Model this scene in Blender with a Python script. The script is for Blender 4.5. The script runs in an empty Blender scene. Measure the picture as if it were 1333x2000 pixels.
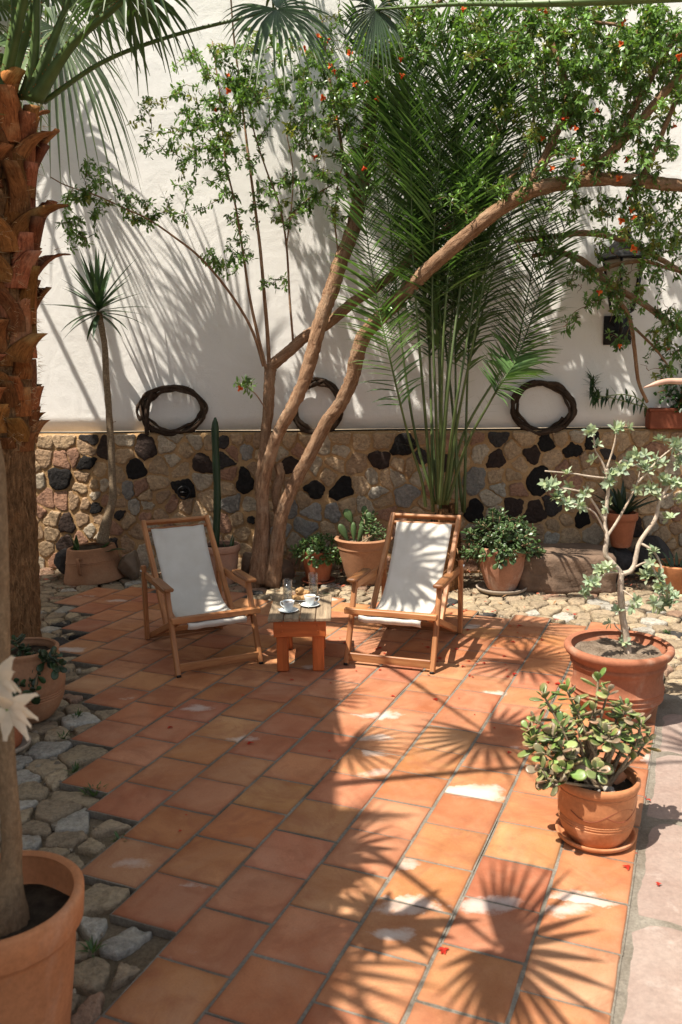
import bpy, math, random
import numpy as np
from mathutils import Vector, Matrix
C = bpy.context.scene
COL = C.collection
PI = math.pi
# ------------------------------------------------------------------ camera
F, PITCH, ROLL, HC = 1681.94, 0.162266, -0.0141855, 2.00337      # solved from the tile grid
W0, H0 = 1333.0, 2000.0
cp, sp, cr, sr = math.cos(PITCH), math.sin(PITCH), math.cos(ROLL), math.sin(ROLL)
cam = bpy.data.cameras.new('camera')
camo = bpy.data.objects.new('camera', cam); COL.objects.link(camo)
cam.sensor_fit = 'HORIZONTAL'; cam.sensor_width = 36; cam.lens = 36 * F / W0
cam.clip_start = .05; cam.clip_end = 500
_r = Vector((1, 0, 0)); _u = Vector((0, sp, cp)); _f = Vector((0, cp, -sp))
R_, U_ = cr * _r + sr * _u, -sr * _r + cr * _u
camo.matrix_world = Matrix(((R_.x, U_.x, -_f.x, 0), (R_.y, U_.y, -_f.y, 0), (R_.z, U_.z, -_f.z, HC), (0, 0, 0, 1)))
cam.dof.use_dof = True; cam.dof.focus_distance = 6.3; cam.dof.aperture_fstop = 5.6
C.camera = camo
# ------------------------------------------------------------------ sky, sun, exposure
SUN = Vector((.42, .26, -1)).normalized()                         # the way the light travels
EL = math.asin(-SUN.z); AZ = math.atan2(-SUN.x, -SUN.y)
wd = bpy.data.worlds.new('World'); C.world = wd; wd.use_nodes = True
_n = wd.node_tree.nodes; _l = wd.node_tree.links
_bg = _n['Background']; _bg.inputs['Strength'].default_value = .10
_sky = _n.new('ShaderNodeTexSky'); _sky.sky_type = 'NISHITA'; _sky.sun_disc = False
_sky.sun_elevation = EL; _sky.sun_rotation = AZ; _sky.dust_density = 1.6
_hs = _n.new('ShaderNodeHueSaturation'); _hs.inputs['Saturation'].default_value = .45      # sky desaturated to grade the blue cast out of the shade
_l.new(_sky.outputs[0], _hs.inputs['Color']); _l.new(_hs.outputs[0], _bg.inputs['Color'])
sl = bpy.data.lights.new('sun', 'SUN'); sl.energy = 5.; sl.angle = math.radians(.45); sl.color = (1, .93, .82)
so = bpy.data.objects.new('sun', sl); COL.objects.link(so)
so.rotation_euler = SUN.to_track_quat('-Z', 'Y').to_euler()
vs = C.view_settings
vs.view_transform = 'Standard'; vs.look = 'None'; vs.gamma = 1; vs.use_curve_mapping = False; vs.exposure = .85
C.cycles.max_bounces = 8; C.cycles.transparent_max_bounces = 12

# ------------------------------------------------------------------ pixel -> world (photo pixels, 1333x2000)
def ray(px, py):
    x = (px - W0 / 2) / F; y = -(py - H0 / 2) / F
    x, y = cr * x - sr * y, sr * x + cr * y
    return np.array([x, cp + y * sp, -sp + y * cp])
CAM = np.array([0, 0, HC])
def gp(px, py, z=0.):
    d = ray(px, py); return CAM + d * ((z - HC) / d[2])
def at(px, py, y):
    d = ray(px, py); return CAM + d * (y / d[1])
WY, WS = 8.59, -.088                                              # stone wall front: y = WY + WS x
def onwall(px, py, off=0.):
    d = ray(px, py); return CAM + d * ((WY - off) / (d[1] - WS * d[0]))
def proj(P):
    d = np.asarray(P) - CAM
    X = d[..., 0]; Y = d[..., 1] * sp + d[..., 2] * cp; Z = d[..., 1] * cp - d[..., 2] * sp
    x, y = X / Z, Y / Z
    x, y = cr * x + sr * y, -sr * x + cr * y
    return np.stack([W0 / 2 + F * x, H0 / 2 - F * y], -1)

# ------------------------------------------------------------------ mesh collector
def nrm(v):
    v = np.asarray(v, float); n = np.linalg.norm(v)
    return v / n if n > 1e-9 else np.array([0, 0, 1.])
class MB:
    def __init__(s): s.V = []; s.F = []; s.Cc = []; s.L = []; s.M = []; s.n = 0
    def add(s, V, Fc, col=(1, 1, 1), loc=None, mi=0):
        V = np.asarray(V, float).reshape(-1, 3); b = s.n
        s.V.append(V); s.n += len(V)
        col = np.asarray(col, float)
        s.Cc.append(np.tile(col[:3], (len(V), 1)) if col.ndim == 1 else col[:, :3])
        s.L.append(V if loc is None else np.asarray(loc, float))
        for f in Fc: s.F.append([i + b for i in f])
        s.M += [mi] * len(Fc)
        return s
    def board(s, p0, p1, w, t, up=(0, 0, 1), col=(1, 1, 1), mi=0, bev=.004, rnd=random):
        """bevelled board from p0 to p1, w across (side), t along up"""
        p0, p1 = np.asarray(p0, float), np.asarray(p1, float)
        a = nrm(p1 - p0); L = np.linalg.norm(p1 - p0)
        sd = np.cross(a, up)
        if np.linalg.norm(sd) < 1e-6: sd = np.cross(a, (1, 0, 0))
        sd = nrm(sd); u = np.cross(sd, a)
        V = []; Lc = []; o = np.array([rnd.uniform(0, 9), rnd.uniform(0, 9), rnd.uniform(0, 9)])
        b = min(bev, w * .3, t * .3)
        for (l, e) in ((0, 1), (b, 0), (L - b, 0), (L, 1)):
            hw, ht = w / 2 - b * e, t / 2 - b * e
            c = b if not e else b * .5
            for (x, y) in ((-hw + c, -ht), (hw - c, -ht), (hw, -ht + c), (hw, ht - c), (hw - c, ht), (-hw + c, ht), (-hw, ht - c), (-hw, -ht + c)):
                V.append(p0 + a * l + sd * x + u * y); Lc.append(np.array([l, x, y]) + o)
        Fc = [list(range(7, -1, -1)), list(range(24, 32))]
        for k in range(3):
            for i in range(8):
                j = (i + 1) % 8; Fc.append([k * 8 + i, k * 8 + j, k * 8 + 8 + j, k * 8 + 8 + i])
        return s.add(V, Fc, col, Lc, mi)
    def box(s, c, d, col=(1, 1, 1), mi=0, bev=.004):
        c = np.asarray(c, float)
        return s.board(c - (d[0] / 2, 0, 0), c + (d[0] / 2, 0, 0), d[1], d[2], (0, 0, 1), col, mi, bev)
    def tube(s, pts, rad, sides=8, col=(1, 1, 1), mi=0, caps=True, wob=0., rnd=random, flat=1.):
        pts = np.asarray(pts, float); n = len(pts)
        rad = np.full(n, rad) if np.isscalar(rad) else np.asarray(rad, float)
        T = np.gradient(pts, axis=0); T /= np.maximum(np.linalg.norm(T, axis=1), 1e-9)[:, None]
        u = np.cross(T[0], (0, 0, 1.))
        if np.linalg.norm(u) < .1: u = np.cross(T[0], (1., 0, 0))
        u = nrm(u); V = []; Lc = []; ang = np.arange(sides) * 2 * PI / sides; along = rnd.uniform(0, 20)
        ca, sa = np.cos(ang), np.sin(ang)
        for i in range(n):
            u = nrm(u - T[i] * (u @ T[i])); v = np.cross(T[i], u)
            r = rad[i] * (1 + (np.array([rnd.uniform(-wob, wob) for _ in ang]) if wob else 0))
            V.append(pts[i] + np.outer(ca * r, u) + np.outer(sa * r * flat, v))
            if i: along += np.linalg.norm(pts[i] - pts[i - 1])
            Lc.append(np.stack([ca * rad[i], sa * rad[i], np.full(sides, along)], 1))
        Fc = []
        for k in range(n - 1):
            for i in range(sides):
                j = (i + 1) % sides; Fc.append([k * sides + i, k * sides + j, (k + 1) * sides + j, (k + 1) * sides + i])
        if caps:
            Fc.append(list(range(sides - 1, -1, -1))); Fc.append(list(range((n - 1) * sides, n * sides)))
        if not np.isscalar(col) and np.ndim(col) == 2: col = np.repeat(np.asarray(col), sides, 0)
        return s.add(np.concatenate(V), Fc, col, np.concatenate(Lc), mi)
    def lathe(s, prof, seg=40, c=(0, 0, 0), col=(1, 1, 1), mi=0, wob=0., rnd=random):
        V = []; Fc = []; k = len(prof); ph = rnd.uniform(0, 6)
        for i in range(seg):
            a = 2 * PI * i / seg; w = 1 + wob * math.sin(2 * a + ph)
            for (r, z) in prof: V.append((c[0] + r * w * math.cos(a), c[1] + r * w * math.sin(a), c[2] + z))
        for i in range(seg):
            j = (i + 1) % seg
            for q in range(k - 1): Fc.append([i * k + q, j * k + q, j * k + q + 1, i * k + q + 1])
        return s.add(V, Fc, col, None, mi)
    def disc(s, c, r, seg=24, col=(1, 1, 1), mi=0, amp=0., rnd=random, rings=3):
        V = [(c[0], c[1], c[2] + amp * rnd.uniform(0, 1))]; Fc = []
        for q in range(1, rings + 1):
            for i in range(seg):
                a = 2 * PI * i / seg
                V.append((c[0] + r * q / rings * math.cos(a), c[1] + r * q / rings * math.sin(a), c[2] + amp * rnd.uniform(-1, 1)))
        for i in range(seg): Fc.append([0, 1 + i, 1 + (i + 1) % seg])
        for q in range(rings - 1):
            for i in range(seg):
                j = (i + 1) % seg; a, b = 1 + q * seg, 1 + (q + 1) * seg; Fc.append([a + i, b + i, b + j, a + j])
        return s.add(V, Fc, col, None, mi)
    def build(s, name, mats, parent=None, smooth=True, loc=None):
        me = bpy.data.meshes.new(name)
        me.from_pydata(np.concatenate(s.V).tolist() if s.V else [], [], s.F)
        if s.V:
            ca = me.color_attributes.new('Col', 'FLOAT_COLOR', 'POINT')
            cc = np.concatenate(s.Cc); ca.data.foreach_set('color', np.concatenate([cc, np.ones((len(cc), 1))], 1).astype(np.float32).ravel())
            la = me.attributes.new('Loc', 'FLOAT_VECTOR', 'POINT'); la.data.foreach_set('vector', np.concatenate(s.L).astype(np.float32).ravel())
        if not isinstance(mats, (list, tuple)): mats = [mats]
        for m in mats: me.materials.append(m)
        me.polygons.foreach_set('material_index', np.array(s.M, np.int32))
        me.polygons.foreach_set('use_smooth', np.full(len(s.F), smooth))
        me.update()
        o = bpy.data.objects.new(name, me); COL.objects.link(o)
        if parent: o.parent = parent
        if loc is not None: o.location = loc
        return o
def sharp(o, ang=35):
    """smooth faces, hard edges above the angle"""
    me = o.data; me.polygons.foreach_set('use_smooth', np.ones(len(me.polygons), bool))
    try: me.set_sharp_from_angle(angle=math.radians(ang))
    except Exception: pass
    return o
def tag(o, label=None, cat=None, group=None, kind=None):
    if label: o['label'] = label
    if cat: o['category'] = cat
    if group: o['group'] = group
    if kind: o['kind'] = kind
    return o
def thing(name, label, cat, loc=(0, 0, 0), rz=0., group=None):
    o = bpy.data.objects.new(name, None); COL.objects.link(o)
    o.location = [float(x) for x in loc]; o.rotation_euler = (0, 0, rz); o.empty_display_size = .1
    return tag(o, label, cat, group)
def spline(P, n=8):
    """Catmull-Rom through the rows of P"""
    P = np.asarray(P, float); Q = np.vstack([2 * P[0] - P[1], P, 2 * P[-1] - P[-2]]); out = []
    for i in range(1, len(Q) - 2):
        for t in np.arange(n) / n:
            a, b, c, d = Q[i - 1:i + 3]
            out.append(.5 * (2 * b + (c - a) * t + (2 * a - 5 * b + 4 * c - d) * t * t + (3 * b - a - 3 * c + d) * t ** 3))
    out.append(P[-1]); return np.array(out)
def lerp(a, b, t): return np.asarray(a) * (1 - t) + np.asarray(b) * t

# ------------------------------------------------------------------ materials
class NT:
    def __init__(s, name):
        s.m = bpy.data.materials.new(name); s.m.use_nodes = True; s.t = s.m.node_tree; s.n = s.t.nodes
        s.b = s.n['Principled BSDF']; s.out = s.n['Material Output']
    def __call__(s, kind, ins=None, **kw):
        n = s.n.new('ShaderNode' + kind)
        for k, v in kw.items(): setattr(n, k, v)
        for k, v in (ins or {}).items():
            if hasattr(v, 'is_linked') or isinstance(v, bpy.types.NodeSocket): s.t.links.new(v, n.inputs[k])
            else: n.inputs[k].default_value = v
        return n
    def set(s, **kw):
        for k, v in kw.items():
            k = k.replace('_', ' ')
            if isinstance(v, bpy.types.NodeSocket): s.t.links.new(v, s.b.inputs[k])
            else: s.b.inputs[k].default_value = v
    def attr(s, name='Col', out='Color'): return s('Attribute', attribute_name=name).outputs[out]
    def noise(s, scale, vec=None, detail=4, rough=.55, dist=0., color=False):
        n = s('TexNoise', {'Scale': scale, 'Detail': detail, 'Roughness': rough, 'Distortion': dist})
        if vec is not None: s.t.links.new(vec, n.inputs['Vector'])
        return n.outputs['Color' if color else 'Fac']
    def ramp(s, fac, *stops):
        r = s('ValToRGB', {'Fac': fac}); e = r.color_ramp.elements
        while len(e) < len(stops): e.new(.5)
        for q, (p, c) in zip(e, stops):
            q.position = p; q.color = (c, c, c, 1) if np.isscalar(c) else (*c, 1)
        return r.outputs['Color']
    def mix(s, fac, a, b, mode='MIX'):
        n = s('Mix', data_type='RGBA', blend_type=mode)
        for i, v in ((0, fac), (6, a), (7, b)):
            if isinstance(v, bpy.types.NodeSocket): s.t.links.new(v, n.inputs[i])
            else: n.inputs[i].default_value = v if i == 0 else ((v, v, v, 1) if np.isscalar(v) else (*v, 1))
        return n.outputs[2]
    def math(s, op, a, b=0.):
        n = s('Math', operation=op)
        for i, v in ((0, a), (1, b)):
            if isinstance(v, bpy.types.NodeSocket): s.t.links.new(v, n.inputs[i])
            else: n.inputs[i].default_value = v
        return n.outputs[0]
    def vmul(s, vec, k):
        n = s('VectorMath', operation='MULTIPLY'); s.t.links.new(vec, n.inputs[0]); n.inputs[1].default_value = k
        return n.outputs[0]
    def bump(s, h, strength=.4, dist=.01):
        n = s('Bump', {'Height': h, 'Strength': strength, 'Distance': dist}); s.t.links.new(n.outputs[0], s.b.inputs['Normal'])
        return n
    def pos(s): return s('NewGeometry').outputs['Position']
    def obj(s): return s('TexCoord').outputs['Object']
Mt = {}
def simple(name, col, rough=.6, metal=0., nscale=30, var=.25, bump=.15, bdist=.004, useattr=False, spec=.4):
    n = NT(name); base = n.attr() if useattr else None
    f = n.noise(nscale, n.obj(), 6, .6)
    v = n.ramp(f, (.25, 1 - var), (.75, 1 + var * .35))
    c = n.mix(1., base if useattr else col, v, 'MULTIPLY')
    if useattr and col is not None: c = n.mix(1., c, col, 'MULTIPLY')
    n.set(Base_Color=c, Roughness=rough, Metallic=metal, Specular_IOR_Level=spec)
    if bump: n.bump(f, bump, bdist)
    Mt[name] = n.m; return n.m
def leafmat(name, rough=.4, trans=.3, spec=.45, tint=(1.25, 1.35, .6), vein=0):
    n = NT(name); c = n.attr()
    f = n.noise(9, n.obj(), 3); c = n.mix(1., c, n.ramp(f, (.3, .72), (.7, 1.2)), 'MULTIPLY')
    n.set(Base_Color=c, Roughness=rough, Specular_IOR_Level=spec)
    t = n('BsdfTranslucent'); n.t.links.new(n.mix(1., c, tint, 'MULTIPLY'), t.inputs['Color'])
    mx = n('MixShader', {0: trans}); n.t.links.new(n.b.outputs[0], mx.inputs[1]); n.t.links.new(t.outputs[0], mx.inputs[2])
    n.t.links.new(mx.outputs[0], n.out.inputs['Surface']); Mt[name] = n.m; return n.m
def terracotta(name, col, pale=(.52, .36, .27), amount=.35, rough=.75):
    n = NT(name); p = n.obj()
    f1 = n.noise(5, p, 5, .6); f2 = n.noise(60, p, 4, .6); f3 = n.noise(2.6, p, 6, .65, .4)
    c = n.mix(n.ramp(f1, (.3, 0), (.7, 1)), tuple(x * .78 for x in col), tuple(min(1, x * 1.12) for x in col))
    c = n.mix(n.math('MULTIPLY', n.ramp(f3, (.5, 0), (.68, 1)), amount), c, pale)
    c = n.mix(1., c, n.ramp(f2, (.3, .85), (.7, 1.06)), 'MULTIPLY')
    n.set(Base_Color=c, Roughness=rough, Specular_IOR_Level=.25)
    n.bump(n.math('ADD', f2, n.math('MULTIPLY', f1, 1.5)), .22, .004); Mt[name] = n.m; return n.m
def make_materials():
    # white plaster
    n = NT('plaster'); p = n.pos()
    a = n.noise(.6, p, 5, .6); b = n.noise(85, p, 5, .7); d = n.noise(7, p, 5, .6)
    st = n.noise(1.0, n.vmul(p, (3.2, 3.2, .35)), 5, .65)
    c = n.mix(n.ramp(a, (.3, 0), (.7, 1)), (.78, .757, .715), (.855, .84, .81))
    c = n.mix(n.math('MULTIPLY', n.ramp(st, (.55, 0), (.75, 1)), .22), c, (.6, .57, .52))
    zz = n('SeparateXYZ', {0: p}).outputs[2]
    cr_ = n('TexVoronoi', {'Scale': .55, 'Vector': n.vmul(n.noise(1.5, p, 6, .7, .5, True), (3., 3., 3.))}, feature='DISTANCE_TO_EDGE').outputs['Distance']; c = n.mix(n.math('MULTIPLY', n.ramp(cr_, (.0, 1), (.004, 0)), .35), c, (.5, .46, .4))
    pt = n.noise(.9, p, 3, .4, 2.); c = n.mix(n.math('MULTIPLY', n.ramp(pt, (.56, 0), (.575, 1)), .3), c, (.84, .82, .78))
    n.set(Base_Color=c, Roughness=.85, Specular_IOR_Level=.2)
    tw_ = n.noise(2.2, p, 4, .55, 1.5)
    n.bump(n.math('ADD', n.math('MULTIPLY', b, .6), n.math('ADD', d, n.math('MULTIPLY', tw_, 2.5))), .42, .008); Mt['plaster'] = n.m
    # mortar of the stone wall, and wall / paving stones (colour per stone)
    n = NT('mortar'); p = n.pos(); a = n.noise(4, p, 6, .65); b = n.noise(70, p, 6, .7)
    c = n.mix(n.ramp(a, (.3, 0), (.7, 1)), (.38, .215, .095), (.54, .355, .185)); c = n.mix(1., c, n.ramp(b, (.3, .75), (.7, 1.1)), 'MULTIPLY')
    n.set(Base_Color=c, Roughness=.95, Specular_IOR_Level=.1); n.bump(n.math('ADD', b, n.math('MULTIPLY', a, 2.)), .7, .012); Mt['mortar'] = n.m
    def stone(name, bs):
        n = NT(name); p = n.pos(); a = n.noise(9, p, 5, .7, .6); b = n.noise(42, p, 5, .75); l = n.noise(5, p, 6, .7, 1.)
        v = n('TexVoronoi', {'Scale': 26., 'Vector': p}).outputs['Distance']
        c = n.mix(1., n.attr(), n.ramp(b, (.3, .55), (.7, 1.35)), 'MULTIPLY')
        c = n.mix(n.math('MULTIPLY', n.ramp(a, (.45, 0), (.7, 1)), .5), c, n.mix(1., n.attr(), (1.75, 1.7, 1.6), 'MULTIPLY'))
        c = n.mix(n.math('MULTIPLY', n.ramp(l, (.60, 0), (.7, 1)), .5), c, n.mix(1., n.attr(), (.75, .5, .32), 'MULTIPLY'))
        n.set(Base_Color=c, Roughness=.88, Specular_IOR_Level=.25)
        h = n.math('ADD', n.math('MULTIPLY', b, .8), n.math('ADD', n.math('MULTIPLY', a, 1.3), n.math('MULTIPLY', v, .35)))
        n.bump(h, bs, .032); Mt[name] = n.m
    stone('stone', .9); stone('paving_stone', .65)
    n = NT('soil_ground'); p = n.pos(); a = n.noise(3, p, 6, .65); b = n.noise(60, p, 6, .75)
    c = n.mix(n.ramp(a, (.3, 0), (.7, 1)), (.17, .13, .085), (.32, .25, .17)); c = n.mix(1., c, n.ramp(b, (.3, .6), (.7, 1.2)), 'MULTIPLY')
    n.set(Base_Color=c, Roughness=1., Specular_IOR_Level=.05); n.bump(n.math('ADD', a, b), .8, .02); Mt['soil_ground'] = n.m
    n = NT('potting_soil'); p = n.obj(); a = n.noise(12, p, 6, .7); b = n.noise(120, p, 6, .75)
    c = n.mix(n.ramp(a, (.35, 0), (.7, 1)), (.035, .026, .019), (.12, .09, .063)); n.set(Base_Color=c, Roughness=1., Specular_IOR_Level=.05); n.bump(n.math('ADD', a, b), 1., .02); Mt['potting_soil'] = n.m
    n = NT('pale_soil'); p = n.obj(); a = n.noise(10, p, 6, .7); b = n.noise(90, p, 6, .75)
    c = n.mix(n.ramp(n.math('ADD', n.math('MULTIPLY', a, .5), n.math('MULTIPLY', b, .5)), (.38, 0), (.58, 1)), (.13, .09, .06), (.36, .28, .21)); n.set(Base_Color=c, Roughness=1., Specular_IOR_Level=.05); n.bump(n.math('ADD', a, b), 1., .02); Mt['pale_soil'] = n.m
    # terracotta floor tiles: colour per tile, mottling, lime bloom, worn edges
    n = NT('floor_tile'); p = n.pos(); A = n.attr(); L = n.attr('Loc', 'Vector')
    a = n.noise(3.2, p, 5, .6, .5); b = n.noise(140, p, 5, .7); d = n.noise(14, p, 5, .65)
    lx = n('SeparateXYZ', {0: L})
    c = n.mix(n.ramp(a, (.35, 0), (.68, 1)), n.mix(1., A, (.80, .68, .60), 'MULTIPLY'), n.mix(1., A, (1.08, 1.12, 1.1), 'MULTIPLY'))
    c = n.mix(1., c, n.ramp(b, (.3, .84), (.7, 1.07)), 'MULTIPLY')
    c = n.mix(n.math('MULTIPLY', n.ramp(d, (.5, 0), (.75, 1)), .3), c, (.40, .21, .12))
    dust = n.noise(1.3, p, 7, .68, .8); c = n.mix(n.math('MULTIPLY', n.ramp(dust, (.48, 0), (.70, 1)), .28), c, (.47, .315, .215)); dk = n.noise(3.4, n.vmul(p, (1., 1., 4.)), 6, .7, 1.2); c = n.mix(n.math('MULTIPLY', n.ramp(dk, (.50, 0), (.64, 1)), .5), c, (.26, .09, .045)); sp = n.noise(190, p, 3, .6); c = n.mix(n.math('MULTIPLY', n.ramp(sp, (.66, 0), (.72, 1)), .5), c, (.12, .06, .035))
    edge = n.math('ADD', lx.outputs[0], n.math('MULTIPLY', n.noise(9, p, 4), .07))
    c = n.mix(n.ramp(edge, (.035, .5), (.11, 0)), c, n.mix(1., A, (.66, .58, .55), 'MULTIPLY'))
    wob = n('VectorMath', operation='ADD'); n.t.links.new(n.vmul(p, (.75, 1.5, 0.)), wob.inputs[0]); n.t.links.new(n.vmul(n.noise(7., p, 5, .65, .3, True), (.22, .22, 0)), wob.inputs[1])
    vo = n('TexVoronoi', {'Scale': 3.6, 'Vector': wob.outputs[0]}); k = n('SeparateColor', {0: vo.outputs['Color']})
    size = n.math('MULTIPLY', n.math('SUBTRACT', n.math('ADD', k.outputs[0], lx.outputs[2]), .56), .95)
    bl = n.math('ADD', n.math('SUBTRACT', size, vo.outputs['Distance']), n.math('MULTIPLY', n.math('SUBTRACT', n.noise(55, p, 6, .8), .5), .16))
    c = n.mix(n.ramp(bl, (-.07, 0), (.10, .45), (.28, .75)), c, (.59, .545, .50))
    n.set(Base_Color=c, Roughness=n.ramp(d, (.3, .62), (.7, .78)), Specular_IOR_Level=.3)
    n.bump(n.math('ADD', n.math('MULTIPLY', b, .35), n.math('MULTIPLY', d, 1.)), .25, .004); Mt['floor_tile'] = n.m
    n = NT('grout'); p = n.pos(); b = n.noise(80, p, 6, .75); a = n.noise(5, p, 4)
    c = n.mix(n.ramp(a, (.3, 0), (.7, 1)), (.16, .135, .105), (.29, .26, .215)); c = n.mix(1., c, n.ramp(b, (.3, .65), (.7, 1.15)), 'MULTIPLY')
    n.set(Base_Color=c, Roughness=.95, Specular_IOR_Level=.1); n.bump(b, .8, .008); Mt['grout'] = n.m
    n = NT('pink_slab'); p = n.pos(); a = n.noise(3, p, 6, .7, .5); b = n.noise(45, p, 6, .75)
    c = n.mix(n.ramp(a, (.3, 0), (.7, 1)), (.25, .175, .145), (.33, .26, .222)); c = n.mix(n.math('MULTIPLY', n.ramp(n.noise(5, p, 7, .75, .3), (.56, 0), (.7, 1)), .5), c, (.45, .39, .345))
    c = n.mix(1., c, n.ramp(b, (.3, .78), (.7, 1.1)), 'MULTIPLY'); n.set(Base_Color=c, Roughness=.85, Specular_IOR_Level=.2); n.bump(n.math('ADD', b, a), .35, .006); Mt['pink_slab'] = n.m
    # woods
    def wood(name, c1, c2, rough, sc=1., bs=.2):
        n = NT(name); L = n.attr('Loc', 'Vector'); v = n.vmul(L, (3. * sc, 45. * sc, 45. * sc)); g = n.noise(1., v, 6, .65, .6); k = n.noise(1.2, n.vmul(L, (2.5, 12., 12.)), 3, .5, .3)
        c = n.mix(n.ramp(g, (.3, 0), (.72, 1)), c1, c2); c = n.mix(1., c, n.ramp(k, (.3, .78), (.7, 1.12)), 'MULTIPLY'); c = n.mix(1., c, n.attr(), 'MULTIPLY')
        n.set(Base_Color=c, Roughness=rough, Specular_IOR_Level=.35); n.bump(g, bs, .003); Mt[name] = n.m
    wood('honey_wood', (.27, .092, .031), (.50, .235, .092), .5)
    wood('weathered_wood', (.15, .105, .066), (.40, .30, .195), .85, 1., .5)
    wood('orange_wood', (.40, .085, .018), (.56, .145, .036), .5)
    # canvas
    n = NT('canvas'); L = n.attr('Loc', 'Vector'); w1 = n('TexWave', {'Vector': L, 'Scale': 160., 'Distortion': .4}, bands_direction='X').outputs['Fac']; w2 = n('TexWave', {'Vector': L, 'Scale': 160., 'Distortion': .4}, bands_direction='Y').outputs['Fac']
    a = n.noise(5, n.obj(), 5, .6); c = n.mix(n.ramp(a, (.3, 0), (.7, 1)), (.66, .62, .545), (.76, .73, .67))
    n.set(Base_Color=c, Roughness=.95, Specular_IOR_Level=.1); n.bump(n.math('ADD', w1, w2), .12, .001)
    cz = n.noise(1., n.vmul(L, (26., 5., 1.)), 4, .6, .6); n.bump(n.math('ADD', n.math('MULTIPLY', n.math('ADD', w1, w2), .15), cz), .35, .006)
    t = n('BsdfTranslucent'); n.t.links.new(c, t.inputs['Color']); mx = n('MixShader', {0: .22}); n.t.links.new(n.b.outputs[0], mx.inputs[1]); n.t.links.new(t.outputs[0], mx.inputs[2]); n.t.links.new(mx.outputs[0], n.out.inputs['Surface']); Mt['canvas'] = n.m
    # barks (Loc = x,y round the limb, z along it)
    def bark(name, c1, c2, c3, sxy, sz, bs, bd=.01):
        n = NT(name); L = n.attr('Loc', 'Vector'); g = n.noise(1., n.vmul(L, (sxy, sxy, sz)), 8, .68, .8); b = n.noise(60, n.pos(), 6, .7); a = n.noise(6, n.pos(), 4, .6)
        c = n.mix(n.ramp(g, (.32, 0), (.62, 1)), c1, c2); c = n.mix(n.math('MULTIPLY', n.ramp(a, (.52, 0), (.7, 1)), .5), c, c3); c = n.mix(1., c, n.ramp(b, (.3, .75), (.7, 1.15)), 'MULTIPLY'); c = n.mix(1., c, n.attr(), 'MULTIPLY')
        n.set(Base_Color=c, Roughness=.9, Specular_IOR_Level=.15); n.bump(n.math('ADD', n.math('MULTIPLY', g, 2.), b), bs, bd); Mt[name] = n.m
    bark('tree_bark', (.19, .098, .052), (.41, .26, .165), (.46, .34, .24), 34, 7, .9, .015)
    bark('palm_fibre', (.10, .045, .019), (.46, .26, .125), (.40, .19, .08), 70, 24, 1., .02)
    bark('boot_bark', (.12, .038, .014), (.38, .14, .05), (.45, .26, .12), 90, 14, .6, .006)
    bark('pale_bark', (.24, .19, .14), (.40, .33, .25), (.33, .22, .14), 60, 26, .7, .006)
    bark('shrub_bark', (.36, .30, .24), (.56, .48, .40), (.45, .32, .22), 60, 26, .5, .005)
    bark('vine_bark', (.03, .019, .013), (.105, .068, .046), (.16, .115, .085), 120, 20, 1., .008)
    bark('yucca_bark', (.15, .105, .065), (.33, .25, .165), (.2, .13, .07), 40, 70, .8, .006)
    for nm, rough, tr, sp_, tint in (('leaf', .33, .3, .5, (1.3, 1.45, .5)), ('palm_leaf', .42, .20, .4, (1.2, 1.4, .5)), ('sage_leaf', .7, .2, .2, (1.1, 1.2, .7)), ('succulent', .38, .06, .5, (1.2, 1.3, .6)), ('petal', .5, .35, .2, (1.1, .9, .8)), ('stalk', .45, .03, .4, (1.2, 1.2, .6))): leafmat(nm, rough, tr, sp_, tint)
    terracotta('clay_orange', (.50, .205, .088), (.58, .40, .29), .38)
    terracotta('clay_aged', (.40, .195, .12), (.58, .45, .36), .95, .9)
    terracotta('clay_red', (.40, .135, .062), (.52, .33, .23), .55)
    terracotta('clay_old', (.34, .13, .07), (.47, .34, .25), .8, .9)
    terracotta('clay_brown', (.36, .18, .095), (.36, .24, .15), .5, .85)
    terracotta('clay_pink', (.48, .275, .185), (.58, .42, .33), .45)
    terracotta('clay_dark', (.26, .075, .038), (.4, .16, .08), .4)
    simple('grey_saucer', (.36, .29, .22), .85); simple('iron', (.016, .015, .015), .5, .4, 40, .3, .25)
    simple('ceramic', (.66, .70, .71), .22, 0, 8, .04, 0, spec=.5); simple('steel', (.55, .55, .55), .25, 1., 20, .1, 0)
    simple('coffee', (.10, .045, .02), .3, bump=0); simple('milk_coffee', (.42, .25, .14), .5, bump=0)
    simple('pastry', (.50, .285, .12), .8, 0, 35, .55, .6, .006); simple('boulder', (.20, .145, .10), .95, 0, 9, .5, .9, .02); simple('lava', (.045, .04, .038), .9, 0, 25, .5, 1., .02)
    simple('bench_stone', (.185, .12, .08), .92, 0, 7, .5, 1., .025); simple('cactus', None, .5, 0, 20, .3, .1, useattr=True)
    simple('litter', None, .9, 0, 20, .3, .3, useattr=True); simple('roof_render', (.75, .72, .66), .9)
    for nm, ref, tc in (('glass', 1.45, .90), ('water', 1.15, .92)):
        n = NT(nm); fr = n.math('POWER', n('LayerWeight', {'Blend': .5}).outputs['Facing'], 2.4 if nm == 'glass' else 7.); gl = n('BsdfGlossy', {'Color': (1, 1, 1, 1), 'Roughness': .03}); tr = n('BsdfTransparent', {'Color': (tc, tc + .01, tc + .01, 1)})
        mx = n('MixShader', {0: n.math('ADD', n.math('MULTIPLY', fr, .75), .05), 1: tr.outputs[0], 2: gl.outputs[0]}); n.t.links.new(mx.outputs[0], n.out.inputs['Surface']); Mt[nm] = n.m
    n = NT('frosted_glass'); n.set(Base_Color=(.62, .58, .5, 1), Roughness=.35, Transmission_Weight=.5, IOR=1.3); Mt['frosted_glass'] = n.m
make_materials()
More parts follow.
